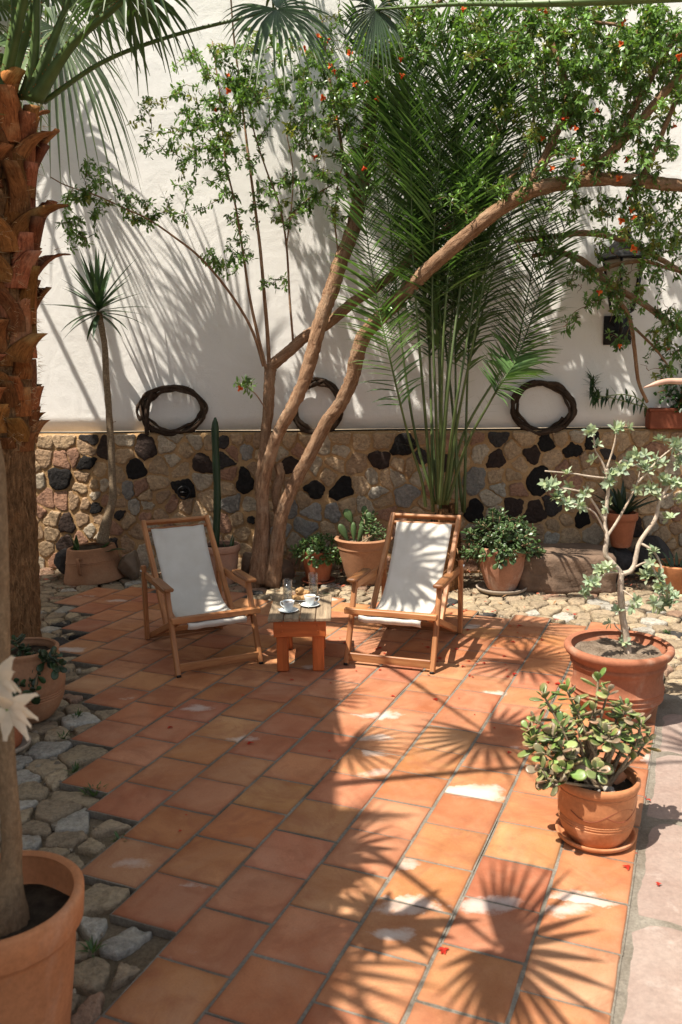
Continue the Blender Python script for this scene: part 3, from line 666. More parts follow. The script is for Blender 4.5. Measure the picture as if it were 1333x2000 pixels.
def make_pots():
    rnd = random.Random(11)
    # --- jade plant at the right front: orange pot with scratched waves
    g = gp(1166, 1641); t = thing('potted_jade', 'jade plant with plump green leaves in an orange clay pot with a scratched wave line', 'potted plant', (g[0], g[1] + .02, .012))
    prof = [(.105, .0), (.128, .012), (.146, .05), (.157, .085)] + ring_groove(.158, .095) + ring_groove(.160, .108) + ring_groove(.1605, .118) + [(.163, .17), (.1645, .215), (.1655, .232)] + ring_groove(.167, .238) + [(.172, .246), (.176, .258), (.176, .272), (.171, .281)]
    pot_mesh(prof, Mt['clay_orange'], t, 64)
    wv = MB()
    for ph0, a0 in ((0., -2.55), (.0, -1.62)):                    # the wave scratched round the belly
        pp = [(.1635 * math.cos(a), .1635 * math.sin(a), .168 + .027 * math.sin((a - a0) * 3.4 + PI)) for a in np.linspace(a0, a0 + 1.75, 50)]
        wv.tube(pp, .0016, 5)
    wv.build('scratched_wave', Mt['clay_dark'], t); soil(t, .235, .158, amp=.012, rnd=rnd)
    sh = MB()
    for (x, y, a) in ((.07, .06, .3), (.10, .0, -.5), (-.02, .10, 1.2)): sh.board((x - .03, y, .235), (x + .02, y + .02, .275), .045, .009, (math.cos(a), math.sin(a), .8))
    sh.build('pot_shard', Mt['clay_orange'], t); st = None
    for _ in range(22):
        r, a = rnd.uniform(0, .145), rnd.uniform(0, 6.3); q = rnd.uniform(.008, .02); MB().lathe([(.001, -q), (q, 0), (q * .7, q * .6), (.001, q * .8)], 7, (r * math.cos(a), r * math.sin(a), .238), np.array((.42, .38, .33)) * rnd.uniform(.6, 1.1)).build('pebble', Mt['paving_stone'], t)
    ros = []
    for px, py, dy in ((1040, 1400, 0), (1058, 1350, .04), (1105, 1340, .05), (1125, 1375, 0), (1170, 1320, .06), (1190, 1345, .02), (1160, 1380, 0), (1205, 1385, .06), (1225, 1375, .0), (1240, 1395, .1), (1255, 1405, .05), (1180, 1420, -.06), (1130, 1425, -.05), (1095, 1410, -.04), (1075, 1430, -.08), (1040, 1440, -.03), (1030, 1420, .05), (1060, 1470, -.1), (1095, 1455, -.12), (1110, 1470, -.08), (1190, 1430, -.1), (1250, 1445, .02), (1268, 1440, .08), (1215, 1420, -.03), (1050, 1500, -.14), (1065, 1520, -.16), (1100, 1500, -.17), (1150, 1440, .1), (1085, 1385, .1), (1170, 1500, -.165), (1140, 1470, .05), (1120, 1395, .13), (1205, 1440, .12), (1230, 1430, .14)):
        ros.append(at(px, py, g[1] + .02 + dy) - np.array([g[0], g[1] + .02, .012]))
    jade_plant(t, .24, ros, .077, rnd, ((.15, .25, .055), (.19, .29, .075), (.11, .19, .05), (.24, .31, .11), (.21, .23, .11), (.25, .20, .13)), (.42, .20, .12), base_r=.05)
    saucer_thing((g[0], g[1] + .02, .009), .168, .028, 'clay_orange', 'orange clay saucer under the jade plant pot with the wave line')
    # --- big pot with the grey leaved shrub
    B = np.array([1.60, 4.80, 0]); t = thing('potted_shrub', 'grey green shrub with bare crooked stems in a wide red clay pot with ridges', 'potted plant', B)
    prof = [(.185, 0), (.195, .02), (.215, .06), (.235, .10)]
    for z in (.12, .15, .18): prof += [(.243 + z * .08, z - .01), (.250 + z * .08, z), (.243 + z * .08, z + .01)]
    prof += [(.252, .23), (.255, .28), (.262, .305), (.272, .315), (.272, .325), (.266, .335), (.275, .35), (.300, .375), (.310, .395), (.308, .412), (.296, .42)]
    pot_mesh(prof, Mt['clay_old'], t, 72, .008, th=.028); soil(t, .365, .262, 'pale_soil', .014, rnd)
    sm = MB(); yb = B[1]
    W = lambda L: [at(px, py, yb + dy) - B for px, py, dy in L]
    def limb(L, r0, r1):
        pth = spline(W(L), 7); sm.tube(pth, np.linspace(r0, r1, len(pth)), 9, (1, .97, .92), wob=.10, rnd=rnd); return pth
    nodes = [limb([(1226, 1292, -.02), (1226, 1262, 0), (1216, 1200, 0), (1213, 1150, 0), (1214, 1118, 0)], .024, .017)]
    nodes.append(limb([(1214, 1120, 0), (1196, 1098, 0), (1183, 1082, 0), (1186, 1050, 0), (1182, 1020, .02), (1186, 985, .03), (1190, 940, .03), (1186, 915, .02)], .016, .008))
    nodes.append(limb([(1214, 1122, 0), (1237, 1110, .02), (1250, 1060, .03), (1280, 1015, .05), (1290, 975, .06), (1310, 945, .06)], .015, .009))
    for L, r in (([(1185, 1050, 0), (1205, 1020, .02), (1225, 985, .03), (1245, 945, .04), (1250, 920, .04)], .009), ([(1182, 1020, .02), (1165, 990, .0), (1145, 965, -.03), (1110, 955, -.05), (1085, 955, -.05)], .008), ([(1190, 940, .03), (1178, 905, .03), (1163, 880, .02)], .008), ([(1200, 925, .03), (1215, 900, .04), (1235, 905, .04), (1260, 920, .05), (1280, 950, .06)], .007), ([(1190, 935, .03), (1150, 930, 0), (1120, 925, -.02), (1065, 920, -.04)], .006), ([(1183, 1040, 0), (1160, 1000, -.04), (1125, 985, -.06), (1095, 975, -.08)], .006), ([(1250, 1060, .03), (1275, 1075, .0), (1290, 1100, -.03), (1300, 1140, -.06), (1310, 1180, -.07)], .008), ([(1213, 1118, 0), (1185, 1120, -.06), (1165, 1135, -.1), (1140, 1155, -.12)], .006), ([(1213, 1150, 0), (1235, 1165, -.06), (1240, 1175, -.08)], .004), ([(1222, 1240, 0), (1205, 1225, -.03), (1200, 1215, -.04)], .004), ([(1290, 975, .06), (1315, 960, .05), (1340, 925, .05)], .008), ([(1245, 945, .04), (1285, 900, .05), (1320, 870, .05)], .007), ([(1186, 915, .02), (1200, 870, .02), (1205, 835, .02)], .006), ([(1163, 880, .02), (1160, 850, .02)], .005), ([(1240, 1108, .02), (1270, 1100, -.05), (1290, 1150, -.1), (1285, 1175, -.12)], .006)): nodes.append(limb(L, r, .004))
    sm.build('trunk', Mt['shrub_bark'], t); mb = MB(); P = []; D = []; U = []; Ls = []; Wl = []; Cc = []
    for px, py, dy, n in ((1105, 925, -.04, 3), (1075, 955, -.05, 5), (1095, 950, -.05, 4), (1092, 978, -.08, 5), (1110, 985, -.06, 6), (1130, 985, -.04, 6), (1165, 900, .02, 2), (1200, 930, .03, 4), (1190, 945, .0, 5), (1215, 915, .03, 6), (1235, 905, .04, 6), (1250, 895, .04, 6), (1262, 920, .05, 6), (1285, 905, .05, 6), (1300, 935, .05, 6), (1320, 940, .05, 6), (1330, 905, .05, 5), (1165, 880, .02, 3), (1160, 845, .02, 4), (1205, 832, .02, 4), (1216, 838, .02, 4), (1318, 870, .05, 6), (1295, 850, .05, 4), (1140, 1155, -.12, 5), (1160, 1138, -.1, 6), (1178, 1115, -.06, 5), (1195, 1105, -.03, 3), (1240, 1175, -.08, 4), (1270, 1110, -.05, 6), (1262, 1125, -.05, 5), (1285, 1125, -.06, 6), (1290, 1150, -.1, 7), (1300, 1180, -.07, 7), (1285, 1178, -.12, 6), (1312, 1165, -.06, 6), (1200, 1215, -.04, 3), (1213, 1200, -.03, 2), (1275, 1080, 0, 4), (1190, 985, .03, 2), (1310, 1010, .05, 4), (1145, 965, -.03, 4), (1125, 940, -.02, 3), (1228, 1250, .0, 2), (1275, 955, .05, 5), (1240, 960, .04, 3), (1180, 990, .03, 2), (1330, 980, .05, 5)):
        c = at(px, py, yb + dy) - B
        for _ in range(max(1, int(n * .6))):
            ax = nrm(rv(rnd) + np.array([-.2, -.6, .9])); q = c + rv(rnd) * .014; m = rnd.randint(7, 11); s1 = nrm(np.cross(ax, rv(rnd))); s2 = np.cross(ax, s1)
            for i in range(m):
                a = i * 2.4; el = lerp(.1, 1.2, i / m); o = s1 * math.cos(a) + s2 * math.sin(a); P.append(q); D.append(o * math.cos(el) + ax * math.sin(el)); U.append(ax); L = rnd.uniform(.034, .058); Ls.append(L); Wl.append(L * .42); Cc.append(np.array((.37, .44, .29)) * rnd.uniform(.72, 1.15) * np.array([rnd.uniform(.9, 1.08), 1, rnd.uniform(.8, 1.15)]))
    leaves(mb, P, D, U, Ls, Wl, Cc, rnd, .3, .1, (.75, 1.1, .75)); mb.build('foliage', Mt['sage_leaf'], t)
    # --- pot with bushy small leaved succulent beside the stone bench
    g = gp(978, 1150); t = thing('potted_bush', 'bushy dark green succulent with twisted stems in a lime streaked clay pot', 'potted plant', (g[0], g[1] - .06, .025)); o = np.array([g[0], g[1] - .06, .025]); yb = o[1]
    prof = [(.130, 0), (.140, .02), (.168, .09), (.195, .18), (.209, .26), (.216, .315)] + ring_groove(.218, .322) + [(.221, .36), (.222, .385), (.214, .392)]
    pot_mesh(prof, Mt['clay_aged'], t, 56, th=.02); soil(t, .345, .195, rnd=rnd)
    ros = [(x * 1.0 + .0, y, z) for x, y, z in dome(130, .37, .28, .37, .36, rnd, -.2)]
    jade_plant(t, .35, ros, .074, rnd, ((.05, .105, .03), (.07, .13, .035), (.045, .085, .028), (.10, .16, .055)), (.07, .10, .04), (.9, .8, .62), .011, .06, False, (6, 9)); 
    saucer_thing((o[0], o[1], .004), .235, .04, 'grey_saucer', 'wide grey stained saucer under the bushy succulent by the stone bench')
    # --- small red pot with jade plant
    g = gp(622, 1137); o = np.array([g[0], g[1] + .02, .02]); t = thing('potted_succulent', 'small bright green jade plant in a plain red clay pot right of the tree trunk', 'potted plant', o)
    prof = [(.105, 0), (.112, .01), (.138, .13), (.152, .22), (.160, .262), (.166, .275), (.166, .288), (.158, .294)]
    pot_mesh(prof, Mt['clay_red'], t); soil(t, .26, .145, rnd=rnd)
    jade_plant(t, .26, dome(44, .26, .22, .22, .27, rnd, -.35), .066, rnd, ((.085, .17, .04), (.11, .21, .05), (.06, .12, .03), (.14, .24, .07)), (.10, .15, .05), (.7, .7, .5), .010, .05)
    saucer_thing((o[0], o[1], .004), .165, .022, 'clay_dark', 'dark clay saucer under the small jade plant right of the tree')
    # --- large bowl of cacti behind the right chair
    g = gp(712, 1140); o = np.array([.21, 8.03, 0]); t = thing('potted_cactus', 'wide brown clay bowl of prickly pear and jade behind the right chair', 'potted plant', o)
    prof = [(.14, 0), (.15, .02), (.185, .12), (.215, .24), (.236, .33), (.240, .345), (.246, .35), (.244, .365), (.256, .40), (.270, .42), (.276, .435), (.266, .446)]
    pot_mesh(prof, Mt['clay_brown'], t, 60, .01, th=.03); soil(t, .39, .235, 'pale_soil', .01, rnd); mb = MB()
    for x, y, z, dx, dz, L, W in ((-.09, 0, .39, -.02, 1, .20, .055), (-.10, .02, .56, -.45, 1, .17, .085), (-.06, .0, .38, .35, 1, .22, .06), (.02, .0, .55, .3, 1, .14, .07), (-.14, -.03, .40, -.5, 1, .20, .075), (-.02, .05, .40, .1, 1, .24, .06), (.0, .05, .62, .15, 1, .12, .06), (.06, -.04, .39, .3, 1, .18, .07)): fat_leaf(mb, np.array([x, y, z]), (dx, .1, dz), (0, -1, .1), L, W, .035, np.array((.07, .12, .04)) * rnd.uniform(.8, 1.25), rnd, curl=.03)
    mb.build('cactus_pad', Mt['cactus'], t)
    jade_plant(t, .39, [(.05, .0, .62), (.02, .03, .68), (.10, .0, .60), (.15, .02, .56), (.13, -.08, .52), (.19, 0, .52), (.2, -.1, .48), (.1, .08, .66), (.06, -.06, .56)], .07, rnd, ((.09, .16, .05), (.12, .2, .07)), (.12, .15, .06), base_r=.09)
    # --- pot with the tall column cactus behind the left chair
    o = np.array([-1.165, 8.12, 0]); t = thing('column_cactus', 'tall thin column cactus in a pale pinkish clay pot behind the left chair', 'potted plant', o)
    prof = [(.13, 0), (.14, .02), (.152, .10), (.163, .20), (.17, .27), (.172, .305), (.186, .312), (.192, .325), (.192, .365), (.186, .378)]
    pot_mesh(prof, Mt['clay_pink'], t); soil(t, .34, .168, rnd=rnd)
    mb = MB(); k0 = at(422, 1050, 8.12) - o; k1 = at(423, 815, 8.12) - o; pth = [lerp(k0, k1, f) + np.array([.012 * math.sin(f * 5), 0, 0]) for f in np.linspace(-.08, 1, 26)]; n = 14
    V = []; Fc = []; ht = k1[2]
    for i, q in enumerate(pth):
        f = i / 25; r = .036 * (1 if f < .9 else max(.25, math.sqrt(max(0, 1 - ((f - .9) / .1) ** 2)))) * (1 + .05 * math.sin(f * 23))
        for j in range(n): a = 2 * PI * j / n; rr = r * (1 if j % 2 else .68); V.append(q + np.array([rr * math.cos(a), rr * math.sin(a), 0]))
    for i in range(25):
        for j in range(n): Fc.append([i * n + j, i * n + (j + 1) % n, (i + 1) * n + (j + 1) % n, (i + 1) * n + j])
    Fc.append(list(range(25 * n, 26 * n))); mb.add(V, Fc, (.03, .06, .028)); mb.build('cactus_stem', Mt['cactus'], t)
    mb = MB()
    for x, y, d in ((.10, -.05, (.4, 0, 1)), (.12, .0, (.1, 0, 1)), (.06, -.08, (-.3, 0, 1)), (-.05, -.1, (-.2, 0, 1)), (.09, .06, (.2, .2, 1))): sword(mb, (x, y, .335), d, rnd.uniform(.09, .15), .03, .2, (.06, .10, .04), rnd, 5, .5)
    mb.build('foliage', Mt['succulent'], t)
    # --- round belly pot at the left edge, and the small one beside it
    o = np.array([-1.88, 4.86, 0]); t = thing('potted_jade', 'dark leaved jade plant in a rounded brown clay pot in front of the palm trunk', 'potted plant', o)
    prof = [(.13, 0), (.15, .015), (.185, .06), (.212, .12)] + ring_groove(.2185, .15) + ring_groove(.2215, .165) + ring_groove(.2235, .18) + [(.228, .22), (.226, .28), (.215, .34), (.200, .385), (.196, .40), (.204, .412), (.204, .425), (.195, .432)]
    pot_mesh(prof, Mt['clay_brown'], t); soil(t, .38, .178, rnd=rnd)
    ros = [at(px, py, 4.8 + dy) - o for px, py, dy in ((25, 1250, 0), (45, 1265, .05), (30, 1285, -.05), (60, 1300, 0), (75, 1315, -.1), (100, 1285, -.1), (112, 1280, -.12), (118, 1300, -.15), (40, 1320, -.1), (60, 1335, -.15), (20, 1330, -.1), (55, 1285, 0), (85, 1300, -.02), (35, 1345, -.2), (65, 1360, -.25), (10, 1290, 0), (48, 1305, .1), (80, 1280, .1), (-10, 1300, 0), (-20, 1330, 0))]
    jade_plant(t, .385, ros, .075, rnd, ((.028, .06, .02), (.04, .08, .025), (.03, .05, .02)), (.04, .06, .03), (.5, .45, .35), .010, .08)
    o = np.array([-1.86, 4.42, .012]); t = thing('clay_pot', 'small red clay pot standing in a saucer at the left edge', 'pot', o)
    pot_mesh([(.085, 0), (.10, .015), (.118, .10), (.128, .18), (.134, .20), (.134, .22), (.126, .226)], Mt['clay_red'], t); soil(t, .19, .118, rnd=rnd)
    saucer_thing((o[0], o[1], .006), .15, .03, 'grey_saucer', 'grey saucer under the small red pot at the left edge')
    # --- tipped storage jar with the yucca, and its handle
    o = np.array([-2.46, 8.36, 0]); t = thing('clay_jar', 'sawn off clay storage jar with a loop handle lying at the foot of the wall', 'jar', o)
    P = [(.30, .0), (.302, .02), (.29, .05), (.272, .12), (.262, .17)] + ring_groove(.258, .19, -.004) + ring_groove(.255, .205, -.004) + [(.246, .26), (.238, .30), (.232, .325), (.218, .33)]
    j = pot_mesh(P, Mt['clay_brown'], t, 56, .012, th=.02, name='jar_body'); hm = MB()
    a = -1.75; e = np.array([math.cos(a), math.sin(a), 0]); hp = spline([e * .252 + np.array([0, 0, .25]), e * .31 + np.array([0, 0, .262]), e * .325 + np.array([.01, 0, .21]), e * .30 + np.array([.0, 0, .13]), e * .268 + np.array([0, 0, .10])], 6)
    hm.tube(hp, .017, 9, flat=.7); hd = hm.build('handle', Mt['clay_brown'], t); soil(t, .30, .215, rnd=rnd)
    for ob in (j, hd): ob.rotation_euler = (0, math.radians(-3.5), 0)
    # --- yucca growing out of the jar
    y0 = 8.42; t2 = thing('yucca', 'slim yucca with a bare stem topped by a rosette of sword leaves', 'yucca', (-2.36, y0, .30)); o = np.array([-2.36, y0, .30])
    L = [(200, 1060), (208, 1020), (220, 975), (219, 920), (216, 850), (211, 780), (207, 730), (205, 680), (199, 640), (193, 608)]
    pth = spline([at(x, y, y0) - o for x, y in L], 6); sm = MB(); sm.tube(pth, np.interp(np.linspace(0, 1, len(pth)), [0, .1, .25, 1], [.062, .052, .036, .027]), 10, (1, 1, 1), wob=.07, rnd=rnd); sm.build('stem', Mt['yucca_bark'], t2)
    hm = MB(); top = pth[-1]
    for i in range(46):
        f = i / 46; a = i * 2.39996; el = lerp(-.75, 1.45, f ** .75) + rnd.uniform(-.12, .12); d = (math.cos(a) * math.cos(el), math.sin(a) * math.cos(el), math.sin(el)); L_ = rnd.uniform(.42, .60) * (.78 if f < .12 else 1)
        sword(hm, top + np.array([0, 0, .10 * f - .03]), d, L_, .050, .25 if f > .2 else .7, np.array((.055, .10, .05)) * rnd.uniform(.65, 1.35), rnd, 6, .35)
    hm.build('foliage', Mt['palm_leaf'], t2); dm = MB()
    for k in (14, 18, 20, 26, 30, 34): MB().tube([pth[k], pth[k] + rv(rnd) * .03 + np.array([0, 0, -.03])], .003, 4, (.8, .6, .4)).build('dead_leaf_base', Mt['yucca_bark'], t2)
    mb = thing('agave', 'few short broad green leaves sprouting from the clay jar under the yucca', 'plant', (-2.46, 8.36, .28))
    for x, y, d, L_, w in ((-.10, -.14, (-.3, -.2, 1), .24, .07), (-.13, -.12, (.1, -.2, 1), .20, .06), (.10, -.1, (.6, -.2, .7), .20, .10), (.14, -.12, (.9, -.1, .3), .22, .10)): q = MB(); sword(q, (x, y, 0), d, L_, w, .5, (.035, .07, .03), rnd, 6, .25, .2); q.build('leaf', Mt['palm_leaf'], mb)
    # --- aloe in a pot behind the bench
    o = np.array([2.69, 8.12, .30]); t = thing('potted_aloe', 'dark aloe in a small clay pot on a stone by the wall', 'potted plant', o)
    pot_mesh([(.085, 0), (.095, .02), (.125, .20), (.134, .26), (.146, .265), (.15, .28), (.15, .325), (.143, .333)], Mt['clay_red'], t); soil(t, .30, .13, rnd=rnd); mb = MB()
    for i in range(16): a = i * 2.4; el = lerp(.5, 1.4, i / 16); sword(mb, (.02 * math.cos(a), .02 * math.sin(a), .30), (math.cos(a) * math.cos(el), math.sin(a) * math.cos(el), math.sin(el)), rnd.uniform(.26, .46), .055, .35, np.array((.025, .05, .028)) * rnd.uniform(.8, 1.2), rnd, 6, .7)
    mb.build('foliage', Mt['succulent'], t)
    # --- pot at the right edge behind the shrub
    o = np.array([3.02, 7.55, .0]); t = thing('clay_pot', 'red clay bowl with low plants half hidden at the right edge', 'pot', o)
    pot_mesh([(.12, 0), (.14, .03), (.19, .17), (.21, .22), (.215, .25), (.205, .258)], Mt['clay_orange'], t); soil(t, .21, .185, rnd=rnd); mb = MB()
    for i in range(20): a = i * 2.4; sword(mb, (.1 * math.cos(a), .1 * math.sin(a), .21), (math.cos(a), math.sin(a), rnd.uniform(.5, 1.6)), rnd.uniform(.10, .2), .03, .6, (.05, .085, .04), rnd, 5)
    mb.build('foliage', Mt['leaf'], t)
    # --- big pot in the left foreground with a bare trunk and white flowers
    o = np.array([-1.022, 2.31, 0]); t = thing('potted_tree', 'large orange clay pot with a thin woody trunk and white flowers in the left foreground', 'potted plant', o)
    prof = [(.165, 0), (.172, .01), (.19, .15), (.208, .30), (.214, .375), (.217, .39), (.230, .398), (.238, .41), (.243, .46), (.245, .495), (.237, .503)]
    pot_mesh(prof, Mt['clay_orange'], t, 72, .006, th=.022); soil(t, .405, .217, amp=.006, rnd=rnd)
    sm = MB(); T_ = [at(x, y, 2.33) - o for x, y in ((10, 1800), (18, 1720), (23, 1640), (17, 1560), (9, 1440), (3, 1300), (1, 1150), (-3, 1000), (-12, 880), (-60, 740), (-150, 560))]; T_[0][2] = .39
    pth = spline(T_, 6); rr = np.interp(np.linspace(0, 1, len(pth)), [0, .06, .15, .5, 1], [.075, .048, .030, .025, .020]); sm.tube(pth, rr, 14, (.72, .58, .44), wob=.05, rnd=rnd); top = pth[-1]; br = []
    for d in ((-.3, .1, .7), (.05, -.3, .8), (-.2, .4, .6)):
        p2 = spline([top - np.array([0, 0, .01]), top + np.array(d) * .35, top + np.array(d) * .8], 5); sm.tube(p2, np.linspace(.022, .014, len(p2)), 9, (1, .9, .75), rnd=rnd); br.append(p2)
    sm.build('trunk', Mt['pale_bark'], t); mb = MB()
    for p2 in br:
        for i in range(14): a = i * 2.4; sword(mb, p2[-1 - (i % 3)], (math.cos(a), math.sin(a), rnd.uniform(-.1, .8)), rnd.uniform(.2, .32), .075, .5, np.array((.06, .12, .035)) * rnd.uniform(.8, 1.2), rnd, 6, .2)
    mb.build('foliage', Mt['leaf'], t); stm = MB(); fa = at(-30, 1300, 1.95) - o
    k = int(len(pth) * .42); fp = spline([pth[k], lerp(pth[k], fa, .6) + np.array([0, 0, .05]), fa, at(16, 1388, 1.9) - o], 6); stm.tube(fp, .005, 6, (.22, .30, .10)); stm.build('flower_stalk', Mt['stalk'], t)
    for c, dirs in (((16, 1388), 6), ((-2, 1335), 5)):
        fl = MB(); cc = at(*c, 1.9) - o
        for i in range(dirs + 3):
            a = i * 2 * PI / dirs + rnd.uniform(-.3, .3); d = np.array([math.cos(a) * .9 + .35, -.25 + rnd.uniform(-.3, .3), math.sin(a) * .9 - .12]); sword(fl, cc, d, rnd.uniform(.05, .085), .034, .7, np.array((.80, .74, .60)) * rnd.uniform(.9, 1.02), rnd, 6, .25, .3, up=(0, 1, .2))
        fl.build('flower', Mt['petal'], t)
    # --- planter and climbers on the ledge at the right
    rz = math.atan(WS); pc = onwall(1310, 822, .0); t = thing('planter', 'reddish clay trough on the ledge of the stone wall at the right edge', 'planter', (pc[0], pc[1] + .02, 1.41), rz)
    mb = MB(); mb.box((.10, 0, .10), (.62, .16, .20), bev=.012); mb.box((.10, 0, .185), (.64, .18, .03), bev=.008); sharp(mb.build('trough', Mt['clay_dark'], t), 40); o = np.array([pc[0], pc[1] + .02, 1.41])
    fr = at(1320, 848, o[1]); mb = MB(); sm = MB()
    Lp = [at(x, y, o[1] - .03) for x, y in ((1268, 800), (1250, 780), (1225, 771), (1195, 772), (1170, 778), (1158, 770))]; L2 = [at(x, y, o[1] - .03) for x, y in ((1262, 795), (1200, 778), (1170, 772), (1160, 760), (1157, 738))]
    plant = thing('trailing_plant', 'leggy plant with narrow leaves along arching stems reaching left out of the trough', 'plant', (o[0] - .15, o[1], 1.60)); po = np.array([o[0] - .15, o[1], 1.60])
    for Q, a0 in ((Lp, 0), (L2, 10)):
        pt = spline(Q, 6) - po; sm.tube(pt, .006, 5, (.3, .35, .15), rnd=rnd)
        for i in range(2, len(pt), 2):
            for sd in (-1, -1, 1) if i % 4 == 0 else (-1,):
                d = np.array([-.15 + rnd.uniform(-.4, .3), rnd.uniform(-.5, .3), sd * rnd.uniform(.5, 1.)]); sword(mb, pt[i], d, rnd.uniform(.08, .14), .026, .5, np.array((.04, .085, .03)) * rnd.uniform(.7, 1.3), rnd, 4, .3)
        for i in range(30): a = i * 2.4; sword(mb, pt[-1 - i % 6], (math.cos(a), math.sin(a) * .6, rnd.uniform(0, 1)), rnd.uniform(.08, .13), .018, .3, np.array((.03, .06, .025)) * rnd.uniform(.7, 1.3), rnd, 4, .3)
    sm.build('stems', Mt['stalk'], plant); mb.build('foliage', Mt['leaf'], plant)
    hb = thing('hedge_plant', 'glossy round leaved shrub growing over the trough at the right edge', 'shrub', (o[0] + .12, o[1] - .02, 1.58)); ho = np.array([o[0] + .12, o[1] - .02, 1.58]); P = []; D = []; U = []; Ls = []; Wl = []; Cc = []; sm = MB()
    for i in range(46):
        e = np.array([rnd.uniform(-.22, .5), rnd.uniform(-.2, .12), rnd.uniform(-.16, .62)]); pt = spline([np.array([rnd.uniform(-.05, .2), 0, .0]), e * .6 + np.array([0, 0, .08]), e], 5); sm.tube(pt, .004, 4, (.6, .5, .35), rnd=rnd)
        for q in range(12):
            p = pt[rnd.randint(4, len(pt) - 1)] + rv(rnd) * .02; P.append(p); D.append(rv(rnd) + np.array([0, -.6, .2])); U.append(rv(rnd) * .4 + np.array([-.2, -.5, 1])); L = rnd.uniform(.04, .065); Ls.append(L); Wl.append(L * .62); Cc.append(np.array((.04, .10, .028)) * rnd.uniform(.6, 1.7))
    mb = MB(); leaves(mb, P, D, U, Ls, Wl, Cc, rnd, .2, .12, (.8, 1.1, .75)); sm.build('stems', Mt['tree_bark'], hb); mb.build('foliage', Mt['leaf'], hb)
    oo = np.array([2.75, 5.05, 0]); t = thing('stalky_succulent', 'pinkish bare succulent stalk poking in at the right edge', 'plant', oo); mb = MB()
    mb.tube(spline([(0, 0, 0), (.02, .0, .8), (-.04, .02, 1.5), (-.02, 0, 2.3)], 8), np.linspace(.035, .012, 25), 9, (.42, .27, .19), rnd=rnd)
    for (z, dx, dy, dz) in ((1.55, .35, .1, .5), (1.9, .3, -.2, .35), (1.2, .3, .2, .5), (1.75, -.2, .35, .4)): mb.tube(spline([(-.03, .01, z), (dx * .6, dy * .6, z + dz * .4), (dx, dy, z + dz)], 6), np.linspace(.018, .006, 13), 8, (.46, .28, .20), rnd=rnd)
    pt = spline([oo + np.array([-.04, .01, 1.62]), at(1420, 735, 5.0), at(1345, 744, 5.0), at(1300, 745, 5.0), at(1258, 757, 5.0)], 8) - oo; mb.tube(pt, np.interp(np.linspace(0, 1, len(pt)), [0, .6, .85, 1], [.02, .018, .015, .003]), 9, (.50, .30, .22), rnd=rnd); mb.build('stem', Mt['stalk'], t)
make_pots()
